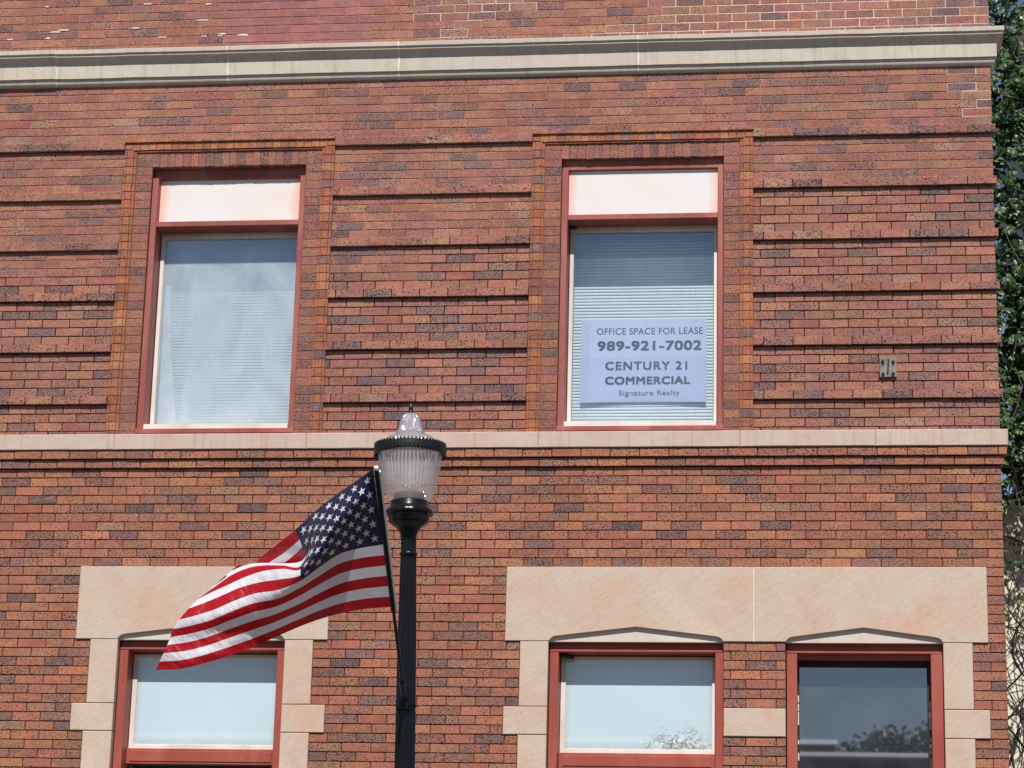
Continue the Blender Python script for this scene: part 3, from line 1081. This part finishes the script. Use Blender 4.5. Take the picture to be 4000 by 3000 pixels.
oct_ = lambda r, z, q, k: r * (1 - 0.045 * (0.5 + 0.5 * math.cos(12 * q)))
mb.lathe([(rp(29.5), lz(2108)), (rp(32), lz(2092)), (rp(39), lz(2075)), (rp(52), lz(2060)), (rp(68), lz(2050)), (rp(77), lz(2042)), (rp(78.5), lz(2036)), (rp(79), lz(2012))], 72, rfun=oct_)
lpart(mb, 'capital', BLACKPAINT)
mb = MB()
scal = lambda r, z, q, k: r * (1 + (0.022 * abs(math.cos(9 * q)) if r > rp(82) else 0))
mb.lathe([(rp(77), lz(2014)), (rp(86), lz(2013)), (rp(92), lz(2011)), (rp(92.5), lz(2005)), (rp(88), lz(1995)), (rp(80), lz(1985)), (rp(76), lz(1981)), (rp(75), lz(1962)), (rp(70), lz(1958)), (rp(30), lz(1957))], 108, rfun=scal)
lpart(mb, 'rim', BLACKPAINT)


def mat_acrylic(name, haze, refl, tint):
    n = NT(name)
    n.n.remove(n.bsdf)
    tr = n.new('ShaderNodeBsdfTransparent'); tr.inputs[0].default_value = tint + (1,)
    gl = n.new('ShaderNodeBsdfGlossy'); gl.inputs['Roughness'].default_value = 0.06
    df = n.new('ShaderNodeBsdfDiffuse'); df.inputs[0].default_value = (0.90, 0.89, 0.90, 1)
    tl = n.new('ShaderNodeBsdfTranslucent'); tl.inputs[0].default_value = (0.90, 0.89, 0.90, 1)
    md = n.new('ShaderNodeMixShader'); n.link(df.outputs[0], md.inputs[1]); n.link(tl.outputs[0], md.inputs[2])
    wv = n.new('ShaderNodeTexWave', wave_type='RINGS')
    # vertical prisms moulded in the plastic: angle round the axis
    tc = n.new('ShaderNodeTexCoord'); sp = n.new('ShaderNodeSeparateXYZ'); n.link(tc.outputs['Object'], sp.inputs[0])
    an = n.math('ARCTAN2', sp.outputs[1], sp.outputs[0])
    rib = n.math('SINE', n.math('MULTIPLY', an, 64.0), 0)
    hor = n.math('SINE', n.math('MULTIPLY', sp.outputs[2], 260.0), 0)
    n.n.remove(wv)
    bp = n.new('ShaderNodeBump'); bp.inputs['Strength'].default_value = 0.5; bp.inputs['Distance'].default_value = 0.006
    n.link(n.math('ADD', rib, n.math('MULTIPLY', hor, 0.25)), bp.inputs['Height'])
    n.link(bp.outputs[0], gl.inputs['Normal'])
    m1 = n.new('ShaderNodeMixShader')
    n.link(n.rng(n.math('ADD', rib, n.math('MULTIPLY', n.noise(9, 3), 2)), -1, 3, haze * 0.6, haze * 1.4), m1.inputs[0])
    n.link(tr.outputs[0], m1.inputs[1]); n.link(md.outputs[0], m1.inputs[2])
    lw = n.new('ShaderNodeLayerWeight'); lw.inputs[0].default_value = 0.35
    m2 = n.new('ShaderNodeMixShader')
    n.link(n.rng(lw.outputs['Facing'], 0, 1, refl * 0.45, min(1, refl * 3)), m2.inputs[0])
    n.link(m1.outputs[0], m2.inputs[1]); n.link(gl.outputs[0], m2.inputs[2])
    n.link(m2.outputs[0], n.out.inputs[0])
    return n.mat


ACR = mat_acrylic('clear_prismatic_acrylic', 0.36, 0.13, (0.98, 0.97, 0.97))
ACRT = mat_acrylic('clear_acrylic_cap', 0.44, 0.3, (0.97, 0.97, 0.98))
mb = MB()
mb.lathe([(rp(76), lz(1962)), (rp(88), lz(1942)), (rp(101), lz(1912)), (rp(111), lz(1868)), (rp(119.5), lz(1810)), (rp(123.5), lz(1775)), (rp(124), lz(1757))], 64)
lpart(mb, 'globe', ACR)
mb = MB()
mb.lathe([(rp(118), lz(1757)), (rp(108), lz(1748)), (rp(103), lz(1738)), (rp(97), lz(1722)), (rp(88), lz(1712)), (rp(68), lz(1704)), (rp(58), lz(1697)), (rp(52), lz(1686)), (rp(47), lz(1670)), (rp(40), lz(1645)), (rp(34), lz(1628)), (rp(27), lz(1619)), (rp(14), lz(1614)), (0.001, lz(1612))], 64)
lpart(mb, 'globe_cap', ACRT)
mb = MB()
mb.lathe([(rp(6), lz(1614)), (rp(12.5), lz(1613)), (rp(13), lz(1609)), (rp(7), lz(1605)), (rp(9), lz(1600)), (rp(8), lz(1592)), (rp(4.5), lz(1582)), (rp(0.6), lz(1573))], 16)
lpart(mb, 'finial', BLACKPAINT)
mb = MB()
ringf = lambda r, z, q, k: r * (1.0 + (-0.005 if k % 2 else -0.005)) if r > rp(128) else r
mb.lathe([(rp(124), lz(1776)), (rp(130), lz(1777)), (rp(134), lz(1772)), (rp(135), lz(1760)), (rp(134), lz(1746)), (rp(129), lz(1742)), (rp(121), lz(1745)), (rp(120), lz(1770)), (rp(124), lz(1776))], 112, sm=False, rfun=ringf)
for k in range(58):
    q = 2 * PI * k / 58; c_, s_ = math.cos(q), math.sin(q)
    V = []
    for rr in (rp(124), rp(139.5)):
        for tt in (-0.0035, 0.0035):
            for zz in ((lz(1786), lz(1737)) if rr > rp(130) else (lz(1778), lz(1741))):
                V.append((rr * c_ - tt * s_, rr * s_ + tt * c_, zz))
    mb.mesh(V, [(4, 6, 7, 5), (0, 4, 5, 1), (2, 3, 7, 6), (1, 5, 7, 3), (0, 2, 6, 4)])
rg = lpart(mb, 'band', BLACKRUBBER)
mb = MB()
vt = M.T
q0 = -PI / 2 - 0.30
mb.tube([(rp(137) * math.cos(q0), rp(137) * math.sin(q0), lz(1784)), (rp(137) * math.cos(q0), rp(137) * math.sin(q0), lz(1740))], rp(7), 8)
mb.build('clasp', BLACKRUBBER, rg)
# optics and gear inside the globe
mb = MB()
for k in range(40):
    q = 2 * PI * k / 40
    if k % 10 in (4, 5): continue
    r = rp(96); dq = 0.045
    V = []
    zb_ = lz(1868 - 10 * math.cos(3 * q) + R.uniform(-5, 5))
    for qq in (q - dq, q, q + dq):
        rr = r * (1.03 if qq == q else 1.0)
        V += [(rr * 0.94 * math.cos(qq), rr * 0.94 * math.sin(qq), zb_), (rr * 1.1 * math.cos(qq), rr * 1.1 * math.sin(qq), lz(1770))]
    mb.mesh(V, [(0, 2, 3, 1), (2, 4, 5, 3)])
ACRP = mat_acrylic('frosted_prism_strip', 0.75, 0.16, (0.95, 0.95, 0.97))
lpart(mb, 'refractor', ACRP)
mb = MB()
mb.lathe([(rp(58), lz(1960)), (rp(58), lz(1930)), (rp(20), lz(1925)), (0.001, lz(1925))], 32)
lpart(mb, 'ballast_housing', simple('grey_ballast', lin((96, 88, 86)), 0.6, 0.3))
mb = MB()
mb.tube([(0, 0, lz(1925)), (0, 0, lz(1830))], 0.004, 8)
lpart(mb, 'lamp_tube', simple('white_tube', (0.8, 0.8, 0.78), 0.2, 0.5))

# ------------------------------------------------------------------ flag
ptop = at(1470, 1829, LY - 1.25); pbase = at(1577, 2716, LY - 0.10)
fl = empty('flag', pbase)
tag(fl, 'United States flag on a black pole slanting out from the street lamp', 'flag')


def frel(mb, name, mat, par=fl):
    off = pbase
    mb.v = [tuple(Vector(v) - off) for v in mb.v]
    return mb.build(name, mat, par)


dirp = (ptop - pbase)
mb = MB()
mb.tube([pbase, pbase + dirp * 0.39, pbase + dirp * 0.40], [0.0105, 0.0100, 0.0100], 12)
mb.tube([pbase + dirp * 0.385, pbase + dirp * 0.995], 0.0150, 12)
frel(mb, 'flagpole', BLACKPAINT)
mb = MB()
mb.tube([pbase + dirp * 0.995, pbase + dirp * 1.0, pbase + dirp * 1.006], [0.0155, 0.0160, 0.012], 12)
frel(mb, 'pole_cap', simple('white_plastic', (0.75, 0.72, 0.7), 0.4, 0.4))
mb = MB()
mb.tube([pbase + dirp * 0.388 + Vector((0.009, 0.010, 0)), pbase + dirp * 0.99 + Vector((0.009, 0.010, 0))], 0.0135, 10)
frel(mb, 'header', simple('white_canvas', lin((222, 214, 212)), 0.8, 0.2))
# bracket on the post
mb = MB()
br = pbase
d0 = dirp.normalized()
mb.tube([br - d0 * 0.02, br + d0 * 0.055, br + d0 * 0.075, br + d0 * 0.10], [0.016, 0.016, 0.0185, 0.0185], 12)
mb.tube([br + d0 * 0.10, br + d0 * 0.112], [0.013, 0.012], 12)
cb = at(1577, 2722, LY - 0.055)
mb.box(cb.x - 0.040, cb.x + 0.040, LY - 0.078, LY - 0.060, cb.z - 0.075, cb.z + 0.005, ch=0.003)
mb.tube([(cb.x - 0.035, LY - 0.078, cb.z - 0.055), (cb.x - 0.035, LY - 0.086, cb.z - 0.055)], 0.008, 8)
mb.tube([(cb.x + 0.030, LY - 0.078, cb.z - 0.055), (cb.x + 0.030, LY - 0.086, cb.z - 0.055)], 0.008, 8)
mb.tube([(cb.x + 0.030, LY - 0.078, cb.z - 0.015), (cb.x + 0.030, LY - 0.086, cb.z - 0.015)], 0.008, 8)
ringp = []
for i in range(25):
    q = 2 * PI * i / 24
    c0 = base + ax * ((cb.z - 0.045 - base.z) / ax.z)
    ringp.append((c0.x + 0.066 * math.cos(q), c0.y + 0.066 * math.sin(q), cb.z - 0.045))
mb.tube(ringp, 0.0045, 6)
mb.tube([(c0.x + 0.064, c0.y - 0.01, cb.z - 0.045), (c0.x + 0.082, c0.y - 0.01, cb.z - 0.047)], 0.007, 8)
frel(mb, 'bracket', BLACKPAINT)

ROWS = [0, 1, 2, 3, 3.5, 4, 5, 6, 7, 10, 13]
UV = [i / 10 for i in range(11)]
PX = {
    0: [(1458, 1832), (1383, 1884), (1310, 1935), (1232, 1996), (1152, 2071), (1078, 2130), (1006, 2190), (985, 2232), (985, 2232), (965, 2214), (934, 2204)],
    1: [None, None, None, None, (1170, 2107), (1108, 2160), (1043, 2204), (1010, 2240), (988, 2240), (948, 2228), (905, 2227)],
    2: [None, None, None, None, (1181, 2136), (1137, 2178), (1088, 2213), (1028, 2240), (974, 2240), (920, 2242), (877, 2251)],
    3: [None, None, None, None, (1197, 2168), (1160, 2208), (1085, 2220), (1000, 2224), (928, 2222), (886, 2250), (848, 2278)],
    3.5: [None, None, None, None, (1190, 2188), (1120, 2200), (1045, 2199), (980, 2202), (920, 2222), (873, 2262), (830, 2294)],
    4: [None, None, None, None, (1175, 2211), (1108, 2209), (1036, 2208), (975, 2217), (910, 2243), (860, 2277), (813, 2310)],
    5: [None, None, None, None, (1174, 2224), (1104, 2222), (1028, 2231), (955, 2255), (890, 2285), (830, 2312), (775, 2340)],
    6: [None, None, None, None, (1174, 2247), (1092, 2263), (1012, 2275), (933, 2297), (865, 2327), (800, 2354), (737, 2377)],
    7: [(1497, 2127), (1408, 2141), (1325, 2165), (1245, 2217), (1174, 2268), (1087, 2304), (998, 2318), (915, 2347), (840, 2380), (765, 2404), (699, 2421)],
    13: [(1528, 2371), (1434, 2378), (1338, 2394), (1245, 2420), (1155, 2454), (1064, 2494), (973, 2534), (881, 2566), (788, 2594), (698, 2613), (608, 2617)],
}
DY = {
    0: [-1.25, -1.08, -.90, -.72, -.56, -.46, -.38, -.32, -.34, -.44, -.50],
    1: [-1.196, -1.11, -.94, -.76, -.58, -.45, -.36, -.28, -.33, -.46, -.50],
    2: [-1.142, -1.13, -.98, -.80, -.61, -.45, -.34, -.27, -.34, -.47, -.51],
    3: [-1.089, -1.08, -1.02, -.84, -.64, -.46, -.36, -.34, -.42, -.50, -.52],
    3.5: [-1.06, -1.05, -1.02, -.87, -.70, -.58, -.50, -.47, -.49, -.52, -.525],
    4: [-1.035, -1.02, -1.01, -.89, -.75, -.66, -.60, -.55, -.54, -.53, -.53],
    5: [-.981, -.96, -.95, -.92, -.78, -.71, -.65, -.61, -.59, -.56, -.54],
    6: [-.927, -.90, -.88, -.86, -.80, -.73, -.67, -.64, -.61, -.58, -.55],
    7: [-.873, -.84, -.81, -.78, -.79, -.73, -.68, -.65, -.62, -.59, -.56],
    13: [-.55, -.52, -.48, -.46, -.47, -.50, -.53, -.55, -.56, -.55, -.53],
}
DY[10] = [0.5 * (a + b) for a, b in zip(DY[7], DY[13])]
PX[10] = [(0.5 * (a[0] + b[0]), 0.5 * (a[1] + b[1])) for a, b in zip(PX[7], PX[13])]
for r in (1, 2, 3, 3.5, 4, 5, 6):
    for i in range(4):
        t = r / 7
        a, b = PX[0][i], PX[7][i]
        PX[r][i] = (a[0] + (b[0] - a[0]) * t, a[1] + (b[1] - a[1]) * t)
G = np.array([[(PX[r][i][0], PX[r][i][1], DY[r][i]) for i in range(11)] for r in ROWS], dtype=float)
RV = np.array(ROWS) / 13.0


def hermite(xs, ys, x):
    i = int(np.clip(np.searchsorted(xs, x) - 1, 0, len(xs) - 2))

    def tan(j):
        if j == 0: return (ys[1] - ys[0]) / (xs[1] - xs[0])
        if j == len(xs) - 1: return (ys[-1] - ys[-2]) / (xs[-1] - xs[-2])
        h0, h1 = xs[j] - xs[j - 1], xs[j + 1] - xs[j]
        return ((ys[j] - ys[j - 1]) / h0 * h1 + (ys[j + 1] - ys[j]) / h1 * h0) / (h0 + h1)
    h = xs[i + 1] - xs[i]; t = (x - xs[i]) / h
    return ((2 * t ** 3 - 3 * t * t + 1) * ys[i] + (t ** 3 - 2 * t * t + t) * h * tan(i) + (-2 * t ** 3 + 3 * t * t) * ys[i + 1] + (t ** 3 - t * t) * h * tan(i + 1))


UA = np.array(UV)
SUBR = {}


def flag_pt(u, v, off=0.0):
    u = min(max(u, 0.0), 1.0); v = min(max(v, 0.0), 1.0)
    key = round(u, 5)
    if key not in SUBR:
        SUBR[key] = np.array([hermite(UA, G[r], u) for r in range(len(ROWS))])
    q = hermite(RV, SUBR[key], v)
    # small ripples of the nylon
    rip = 0.010 * math.sin(9 * u + 17 * v) * min(1, 4 * u) + 0.011 * mnoise.noise(Vector((u * 9, v * 5, 2.0))) + 0.0055 * mnoise.noise(Vector((u * 30 + v * 12, v * 9 - u * 5, 7.0)))
    return at(q[0], q[1], LY + q[2] + rip * min(1, 5 * u))


def mat_cloth(name, col, trans=0.35):
    n = NT(name)
    b = n.bsdf
    tl = n.new('ShaderNodeBsdfTranslucent')
    tl.inputs[0].default_value = tuple(x * 0.9 for x in col) + (1,)
    wr = n.noise(22, 4, 0.6, n.coord((1.4, 1, 0.5), (0, 0.7, 0.2)), 0.8)
    n.bump(wr, 0.6, 0.014)
    b.inputs['Base Color'].default_value = tuple(col) + (1,)
    b.inputs['Roughness'].default_value = 0.42
    b.inputs['Specular IOR Level'].default_value = 0.4
    b.inputs['Sheen Weight'].default_value = 0.04
    ms = n.new('ShaderNodeMixShader'); ms.inputs[0].default_value = trans
    n.link(b.outputs[0], ms.inputs[1]); n.link(tl.outputs[0], ms.inputs[2])
    n.link(ms.outputs[0], n.out.inputs[0])
    return n.mat


FRED = mat_cloth('red_nylon', lin((184, 18, 32)))
FWHT = mat_cloth('white_nylon', lin((236, 232, 236)), 0.32)
FBLU = mat_cloth('navy_nylon', lin((17, 19, 60)), 0.08)
FSTR = mat_cloth('white_embroidery', lin((232, 232, 234)), 0.2)
mb = MB()
NU, NS = 90, 5
NV = 13 * NS
V = [flag_pt(i / NU, j / NV) for j in range(NV + 1) for i in range(NU + 1)]
F = []; mi = []
b0 = len(mb.v)
mb.v.extend([tuple(p) for p in V])
for j in range(NV):
    s = j // NS
    for i in range(NU):
        a = j * (NU + 1) + i
        m = 2 if (s < 7 and (i + 0.5) / NU < 0.4) else (0 if s % 2 == 0 else 1)
        mb.f.append((a, a + NU + 1, a + NU + 2, a + 1)); mb.m.append(m); mb.c.append(None); mb.sm.append(True)
cloth = None
# stars, stitched on both faces
eps = 0.0022
for i in range(1, 12):
    for j in range(1, 10):
        if (i + j) % 2: continue
        u0, v0 = 0.4 * i / 12, 7 / 13 * j / 10
        for sgn in (-1, 1):
            ring = []
            for k in range(10):
                q = PI / 2 + k * PI / 5; rr = 0.0330 * (1.0 if k % 2 == 0 else 0.40)
                ring.append((u0 - rr / 1.667 * math.cos(q) * 1.0, v0 - rr * math.sin(q)))
            pts = [flag_pt(u0, v0)] + [flag_pt(*q) for q in ring]
            e = 0.004
            n_ = (flag_pt(u0 + e, v0) - flag_pt(u0 - e, v0)).cross(flag_pt(u0, v0 + e) - flag_pt(u0, v0 - e)).normalized()
            pts = [p + n_ * eps * sgn for p in pts]
            mb.mesh(pts, [(0, 1 + k, 1 + (k + 1) % 10) for k in range(10)], 3)
cloth = frel(mb, 'cloth', [FRED, FWHT, FBLU, FSTR])

# ------------------------------------------------------------------ creeper beside the building, dark trunk added in its depth, pale building behind
LEAF = NT('vine_leaf')
oi = LEAF.new('ShaderNodeAttribute', attribute_name='col')
LEAF.link(oi.outputs['Color'], LEAF.bsdf.inputs['Base Color'])
LEAF.bsdf.inputs['Roughness'].default_value = 0.42
LEAF.bsdf.inputs['Specular IOR Level'].default_value = 0.45
tl = LEAF.new('ShaderNodeBsdfTranslucent'); LEAF.link(oi.outputs['Color'], tl.inputs[0])
ms = LEAF.new('ShaderNodeMixShader'); ms.inputs[0].default_value = 0.12
LEAF.link(LEAF.bsdf.outputs[0], ms.inputs[1]); LEAF.link(tl.outputs[0], ms.inputs[2]); LEAF.link(ms.outputs[0], LEAF.out.inputs[0])
LEAF = LEAF.mat
BARK = simple('dark_vine_bark', (0.045, 0.036, 0.028), 0.9, 0.1, bump=0.6, bs=40, var=0.4)
STEM = simple('grey_vine_stem', (0.11, 0.09, 0.07), 0.9, 0.1, var=0.4)


def leaflet(mb, p, d, nrm, L, W, c):
    d = d.normalized(); s = d.cross(nrm).normalized(); n2 = s.cross(d).normalized()
    tip = p + d * L - n2 * L * 0.12
    m1 = p + d * L * 0.35; m2 = p + d * L * 0.68
    V = [p, m1 + s * W * 0.42 + n2 * W * 0.12, m2 + s * W * 0.46 + n2 * W * 0.06, tip, m2 - s * W * 0.46 + n2 * W * 0.06, m1 - s * W * 0.42 + n2 * W * 0.12, m1, m2]
    mb.mesh(V, [(0, 1, 6), (1, 2, 7, 6), (2, 3, 7), (0, 6, 5), (6, 7, 4, 5), (7, 3, 4)], c=c)


def spray(mb, p, L, c, rr, face=Vector((0, -1, 0.35))):
    nrm = Vector((face.x + rr.gauss(0, .45), face.y + rr.gauss(0, .35), face.z + rr.gauss(0, .45))).normalized()
    dn = Vector((rr.gauss(0, .5), rr.gauss(0, .3), -1)); dn = (dn - nrm * dn.dot(nrm)).normalized(); sd = nrm.cross(dn)
    for a in (-1.25, -0.62, 0, 0.62, 1.25):
        if rr.random() < 0.08: continue
        d = dn * math.cos(a + rr.gauss(0, .1)) + sd * math.sin(a + rr.gauss(0, .1)) - nrm * rr.uniform(0.0, 0.35)
        k = L * (1 - 0.22 * abs(a) / 1.25) * rr.uniform(0.85, 1.1)
        g = rr.uniform(0.8, 1.2)
        leaflet(mb, p + d * 0.008, d, nrm, k, k * 0.50, tuple(x * g for x in c) + (1,))


VY = 5.0
vb = at(3960, 2100, VY)
vine = empty('climbing_vine', (vb.x + 0.25, VY + 0.35, 0.0))
tag(vine, 'dark green leafy creeper hanging over bare tangled stems beside the building corner', 'vine')


def vrel(mb, name, mat):
    off = Vector(vine.location)
    mb.v = [tuple(Vector(v) - off) for v in mb.v]
    return mb.build(name, mat, vine)


RV_ = random.Random(5)
lf = MB()
xl = at(3872, 300, VY).x
zlow = at(3950, 2020, VY).z; ztop = at(3950, -500, VY).z
greens = [(0.026, 0.062, 0.014), (0.020, 0.050, 0.012), (0.042, 0.090, 0.020), (0.014, 0.036, 0.010), (0.085, 0.14, 0.035)]
for _ in range(6800):
    z = RV_.uniform(zlow, ztop)
    x = RV_.uniform(xl - 0.12, xl + 1.15)
    # ragged edges and holes
    hole = mnoise.noise(Vector((x * 3.2, z * 2.1, 1.5)))
    y = VY + RV_.random() ** 1.2 * (0.75 if z > zlow + 0.6 else 0.25) - 0.15 + 0.25 * mnoise.noise(Vector((x * 2, z * 1.2, 9.0)))
    if hole > 0.30 and RV_.random() < (0.7 if x > xl + 0.12 else 0.2): continue
    if z < zlow + 0.7 and RV_.random() > (z - zlow) / 0.7 * 0.9 + 0.05: continue
    if z > at(3950, 60, VY).z and x > at(3985, 60, VY).x - 0.02 and RV_.random() < 0.93: continue
    spray(lf, Vector((x, y, z)), RV_.uniform(0.038, 0.10), RV_.choice(greens), RV_)
# a few stray leaves on the bare stems
for _ in range(150):
    z = zlow - abs(RV_.gauss(0, 0.5)); x = RV_.uniform(xl, xl + 1.3)
    spray(lf, Vector((x, VY + RV_.uniform(-.1, .3), z)), RV_.uniform(0.035, 0.06), RV_.choice(greens), RV_)
vrel(lf, 'foliage', LEAF)
stb = MB()
for i in range(230):
    x = RV_.uniform(xl - 0.05, xl + 1.4); y = VY + RV_.uniform(-0.1, 0.45)
    z = RV_.uniform(1.0, zlow + 0.3) if i > 60 else 0.0
    ln = RV_.uniform(0.8, 2.6) if i > 60 else zlow + RV_.uniform(0, 3.5)
    p = Vector((x, y, z)); d = Vector((RV_.gauss(0, .5), RV_.gauss(0, .2), 1)) if i > 60 else Vector((RV_.gauss(0, .12), 0, 1))
    pts = [p.copy()]; st = 0.14
    for k in range(int(ln / st)):
        d = (d + Vector((RV_.gauss(0, .38), RV_.gauss(0, .18), RV_.gauss(0.04, .25)))).normalized()
        if i <= 60: d.z = max(d.z, 0.75)
        p = p + d * st
        if p.x < xl - 0.12: d.x = abs(d.x)
        pts.append(p.copy())
    if len(pts) < 3: continue
    r0 = RV_.uniform(0.0035, 0.009) if i > 30 else RV_.uniform(0.012, 0.022)
    stb.tube(pts, [r0 * (1 - 0.6 * k / len(pts)) for k in range(len(pts))], 5, caps=False)
vrel(stb, 'stem', [BARK])
# pale stems crossing in front of the leaves
for a in range(14):
    stp = MB()
    x = RV_.uniform(xl + 0.05, xl + 1.2); z = RV_.uniform(zlow, ztop - 1)
    p = Vector((x, VY - 0.22, z)); d = Vector((RV_.gauss(0, .3), 0, -1)); pts = [p.copy()]
    for k in range(RV_.randint(4, 9)):
        d = (d + Vector((RV_.gauss(0, .35), RV_.gauss(0, .1), 0))).normalized(); p = p + d * 0.08; pts.append(p.copy())
    stp.tube(pts, 0.005, 5, caps=False)
    vrel(stp, 'bare_shoot', STEM)
tk = MB()
tx_ = xl + 0.46
tk.tube([(tx_ + 0.03 * math.sin(k), VY + 1.05, k * 0.9) for k in range(11)], [0.33 - 0.004 * k for k in range(11)], 14)  # added behind the leaves to give them near-black depth
vrel(tk, 'trunk', BARK)

# pale rendered neighbour
NYB = VY + 0.50
zt_ = at(3960, 1960, NYB).z
nb = empty('yard_wall', (5.5, NYB, 0))
tag(nb, 'tall cream rendered wall behind the bare creeper stems', 'wall')
CREAM = simple('cream_render', lin((226, 216, 196)), 0.9, 0.15, bump=0.3, bs=30, var=0.06)
mb = MB(); mb.box(1.30 - 5.5, 7.5 - 5.5, 0, 0.22, 0, zt_)
mb.build('render_face', CREAM, nb)
mb = MB(); mb.box(1.28 - 5.5, 7.56 - 5.5, -0.03, 0.25, zt_ + 0.002, zt_ + 0.06)
mb.build('coping', LIMESTONE, nb)
fb = at(3985, 110, 22.0)
n2 = empty('white_house', (fb.x, 22.0, 0))
tag(n2, 'tall white house whose roof edge peeks past the creeper top', 'building')
mb = MB(); mb.box(0.1, 5, 0, 6, 0, fb.z - 0.1); mb.build('wall', simple('grey_siding', lin((150, 150, 152)), 0.8, 0.2), n2)
mb = MB(); mb.box(-0.1, 5.2, -0.3, 6.3, fb.z - 0.098, fb.z + 0.08); mb.build('roof', simple('white_fascia', lin((232, 232, 232)), 0.6, 0.2), n2)

# ------------------------------------------------------------------ ground, street and the side of the street the panes mirror
ASPH = simple('asphalt', (0.05, 0.05, 0.052), 0.9, 0.2, bump=0.5, bs=120)
CONC = simple('concrete_paving', (0.22, 0.21, 0.195), 0.9, 0.2, bump=0.3, bs=80)
GRND = simple('gravelly_ground', (0.13, 0.12, 0.10), 0.95, 0.1, bump=0.5, bs=40)


def flat(name, x0, x1, y0, y1, z0, z1, m):
    mb = MB(); mb.box(x0, x1, y0, y1, z0, z1)
    return tag(mb.build(name, m), kind='structure')


mb = MB(); mb.face([(-600, -600, -0.01), (600, -600, -0.01), (600, 600, -0.01), (-600, 600, -0.01)])
tag(mb.build('ground', GRND), kind='structure')
flat('road', -120, 120, -15.5, -3.4, -0.008, 0.0, ASPH)
flat('pavement', -120, 120, -3.25, 0.0, -0.006, 0.12, CONC)
flat('kerb', -120, 120, -3.40, -3.25, -0.006, 0.125, CONC)
flat('far_pavement', -120, 120, -20.0, -15.65, -0.006, 0.12, CONC)
flat('far_kerb', -120, 120, -15.65, -15.5, -0.006, 0.125, CONC)
mb = MB()
for k in range(-20, 20): mb.box(k * 6.0, k * 6.0 + 3, -9.5, -9.38, 0.002, 0.004)
tag(mb.build('road_marking', simple('road_paint', (0.6, 0.5, 0.12), 0.7, 0.2)), kind='structure')

ob_ = empty('opposite_building', (6, -34, 0))
tag(ob_, 'long flat roofed dark building mirrored low in the dark lower window', 'building')
DKB = simple('brown_brick_front', (0.10, 0.06, 0.05), 0.9, 0.2)
mb = MB(); mb.box(-22, 14, -12, 0, 0, 7.72); mb.build('wall', DKB, ob_)
mb = MB(); mb.mesh([(-22.2, 0.2, 7.77), (14.2, 0.2, 7.70), (14.2, 0.05, 7.80), (-22.2, 0.05, 7.87), (-22.2, 0.2, 7.75), (14.2, 0.2, 7.68), (14.2, 0.03, 7.70), (-22.2, 0.03, 7.70)], [(0, 1, 2, 3), (4, 5, 1, 0), (7, 6, 5, 4), (3, 2, 6, 7), (0, 3, 7, 4), (1, 5, 6, 2)]); mb.build('coping', simple('white_coping', (0.8, 0.8, 0.8), 0.6, 0.2), ob_)  # coping slope shaped to catch the sun as a bright mirrored line
mb = MB(); mb.box(-22, -5.9, -3, -0.3, 7.722, 8.08); mb.build('roof_house', simple('grey_metal', (0.22, 0.23, 0.25), 0.6, 0.4), ob_)
mb = MB(); mb.mesh([(-22, -0.10, 8.02), (-5.85, -0.10, 8.02), (-5.85, -0.32, 8.14), (-22, -0.32, 8.14), (-22, -0.10, 7.99), (-5.85, -0.10, 7.99), (-5.85, -0.32, 8.082), (-22, -0.32, 8.082)], [(0, 1, 2, 3), (4, 5, 1, 0), (7, 6, 5, 4), (3, 2, 6, 7), (0, 3, 7, 4), (1, 5, 6, 2)])
mb.build('roof_edge', simple('white_edge', (0.8, 0.8, 0.8), 0.6, 0.2), ob_)
for k in range(9):
    mb = MB(); mb.box(-20 + k * 3.7, -18.4 + k * 3.7, 0.002, 0.04, 4.2, 6.2); mb.build('window', simple('dark_pane', (0.02, 0.025, 0.03), 0.1, 0.5), ob_)


def tree(x, y, h, cr, seed, label):
    rr = random.Random(seed)
    t = empty('tree', (x, y, 0)); tag(t, label, 'tree')
    mb = MB()
    mb.tube([(0, 0, 0), (0.05, 0, h * .3), (-.05, 0.05, h * .6), (0, 0, h * .9)], [.22, .17, .12, .03], 10)
    for k in range(9):
        q = rr.uniform(0, 6.28); z = h * rr.uniform(.35, .7)
        mb.tube([(0, 0, z), (cr * .4 * math.cos(q), cr * .4 * math.sin(q), z + h * .1), (cr * .8 * math.cos(q), cr * .8 * math.sin(q), z + h * .17)], [.08, .05, .015], 6)
    mb.build('trunk', BARK, t)
    lf = MB()
    cl = [(rr.gauss(0, cr * .45), rr.gauss(0, cr * .45), h * rr.uniform(.45, .93), rr.uniform(.5, 1.0)) for _ in range(34)]
    for a, b, c, r in cl:
        for _ in range(330):
            v = Vector((rr.gauss(0, 1), rr.gauss(0, 1), rr.gauss(0, 1))).normalized() * r * rr.random() ** .4
            p = Vector((a, b, c)) + v
            n_ = Vector((rr.gauss(0, 1), rr.gauss(0, 1), rr.gauss(0.5, 1))).normalized(); d = n_.orthogonal().normalized()
            leaflet(lf, p, d, n_, rr.uniform(.12, .2), rr.uniform(.08, .12), rr.choice(greens) + (1,))
    lf.build('crown', LEAF, t)
    return t


tree(2.1, -41.5, 9.6, 1.7, 3, 'round leafy tree rising behind the mirrored flat roof')
tree(5.0, -43.0, 10.2, 2.2, 8, 'taller leafy tree farther along behind the mirrored flat roof')
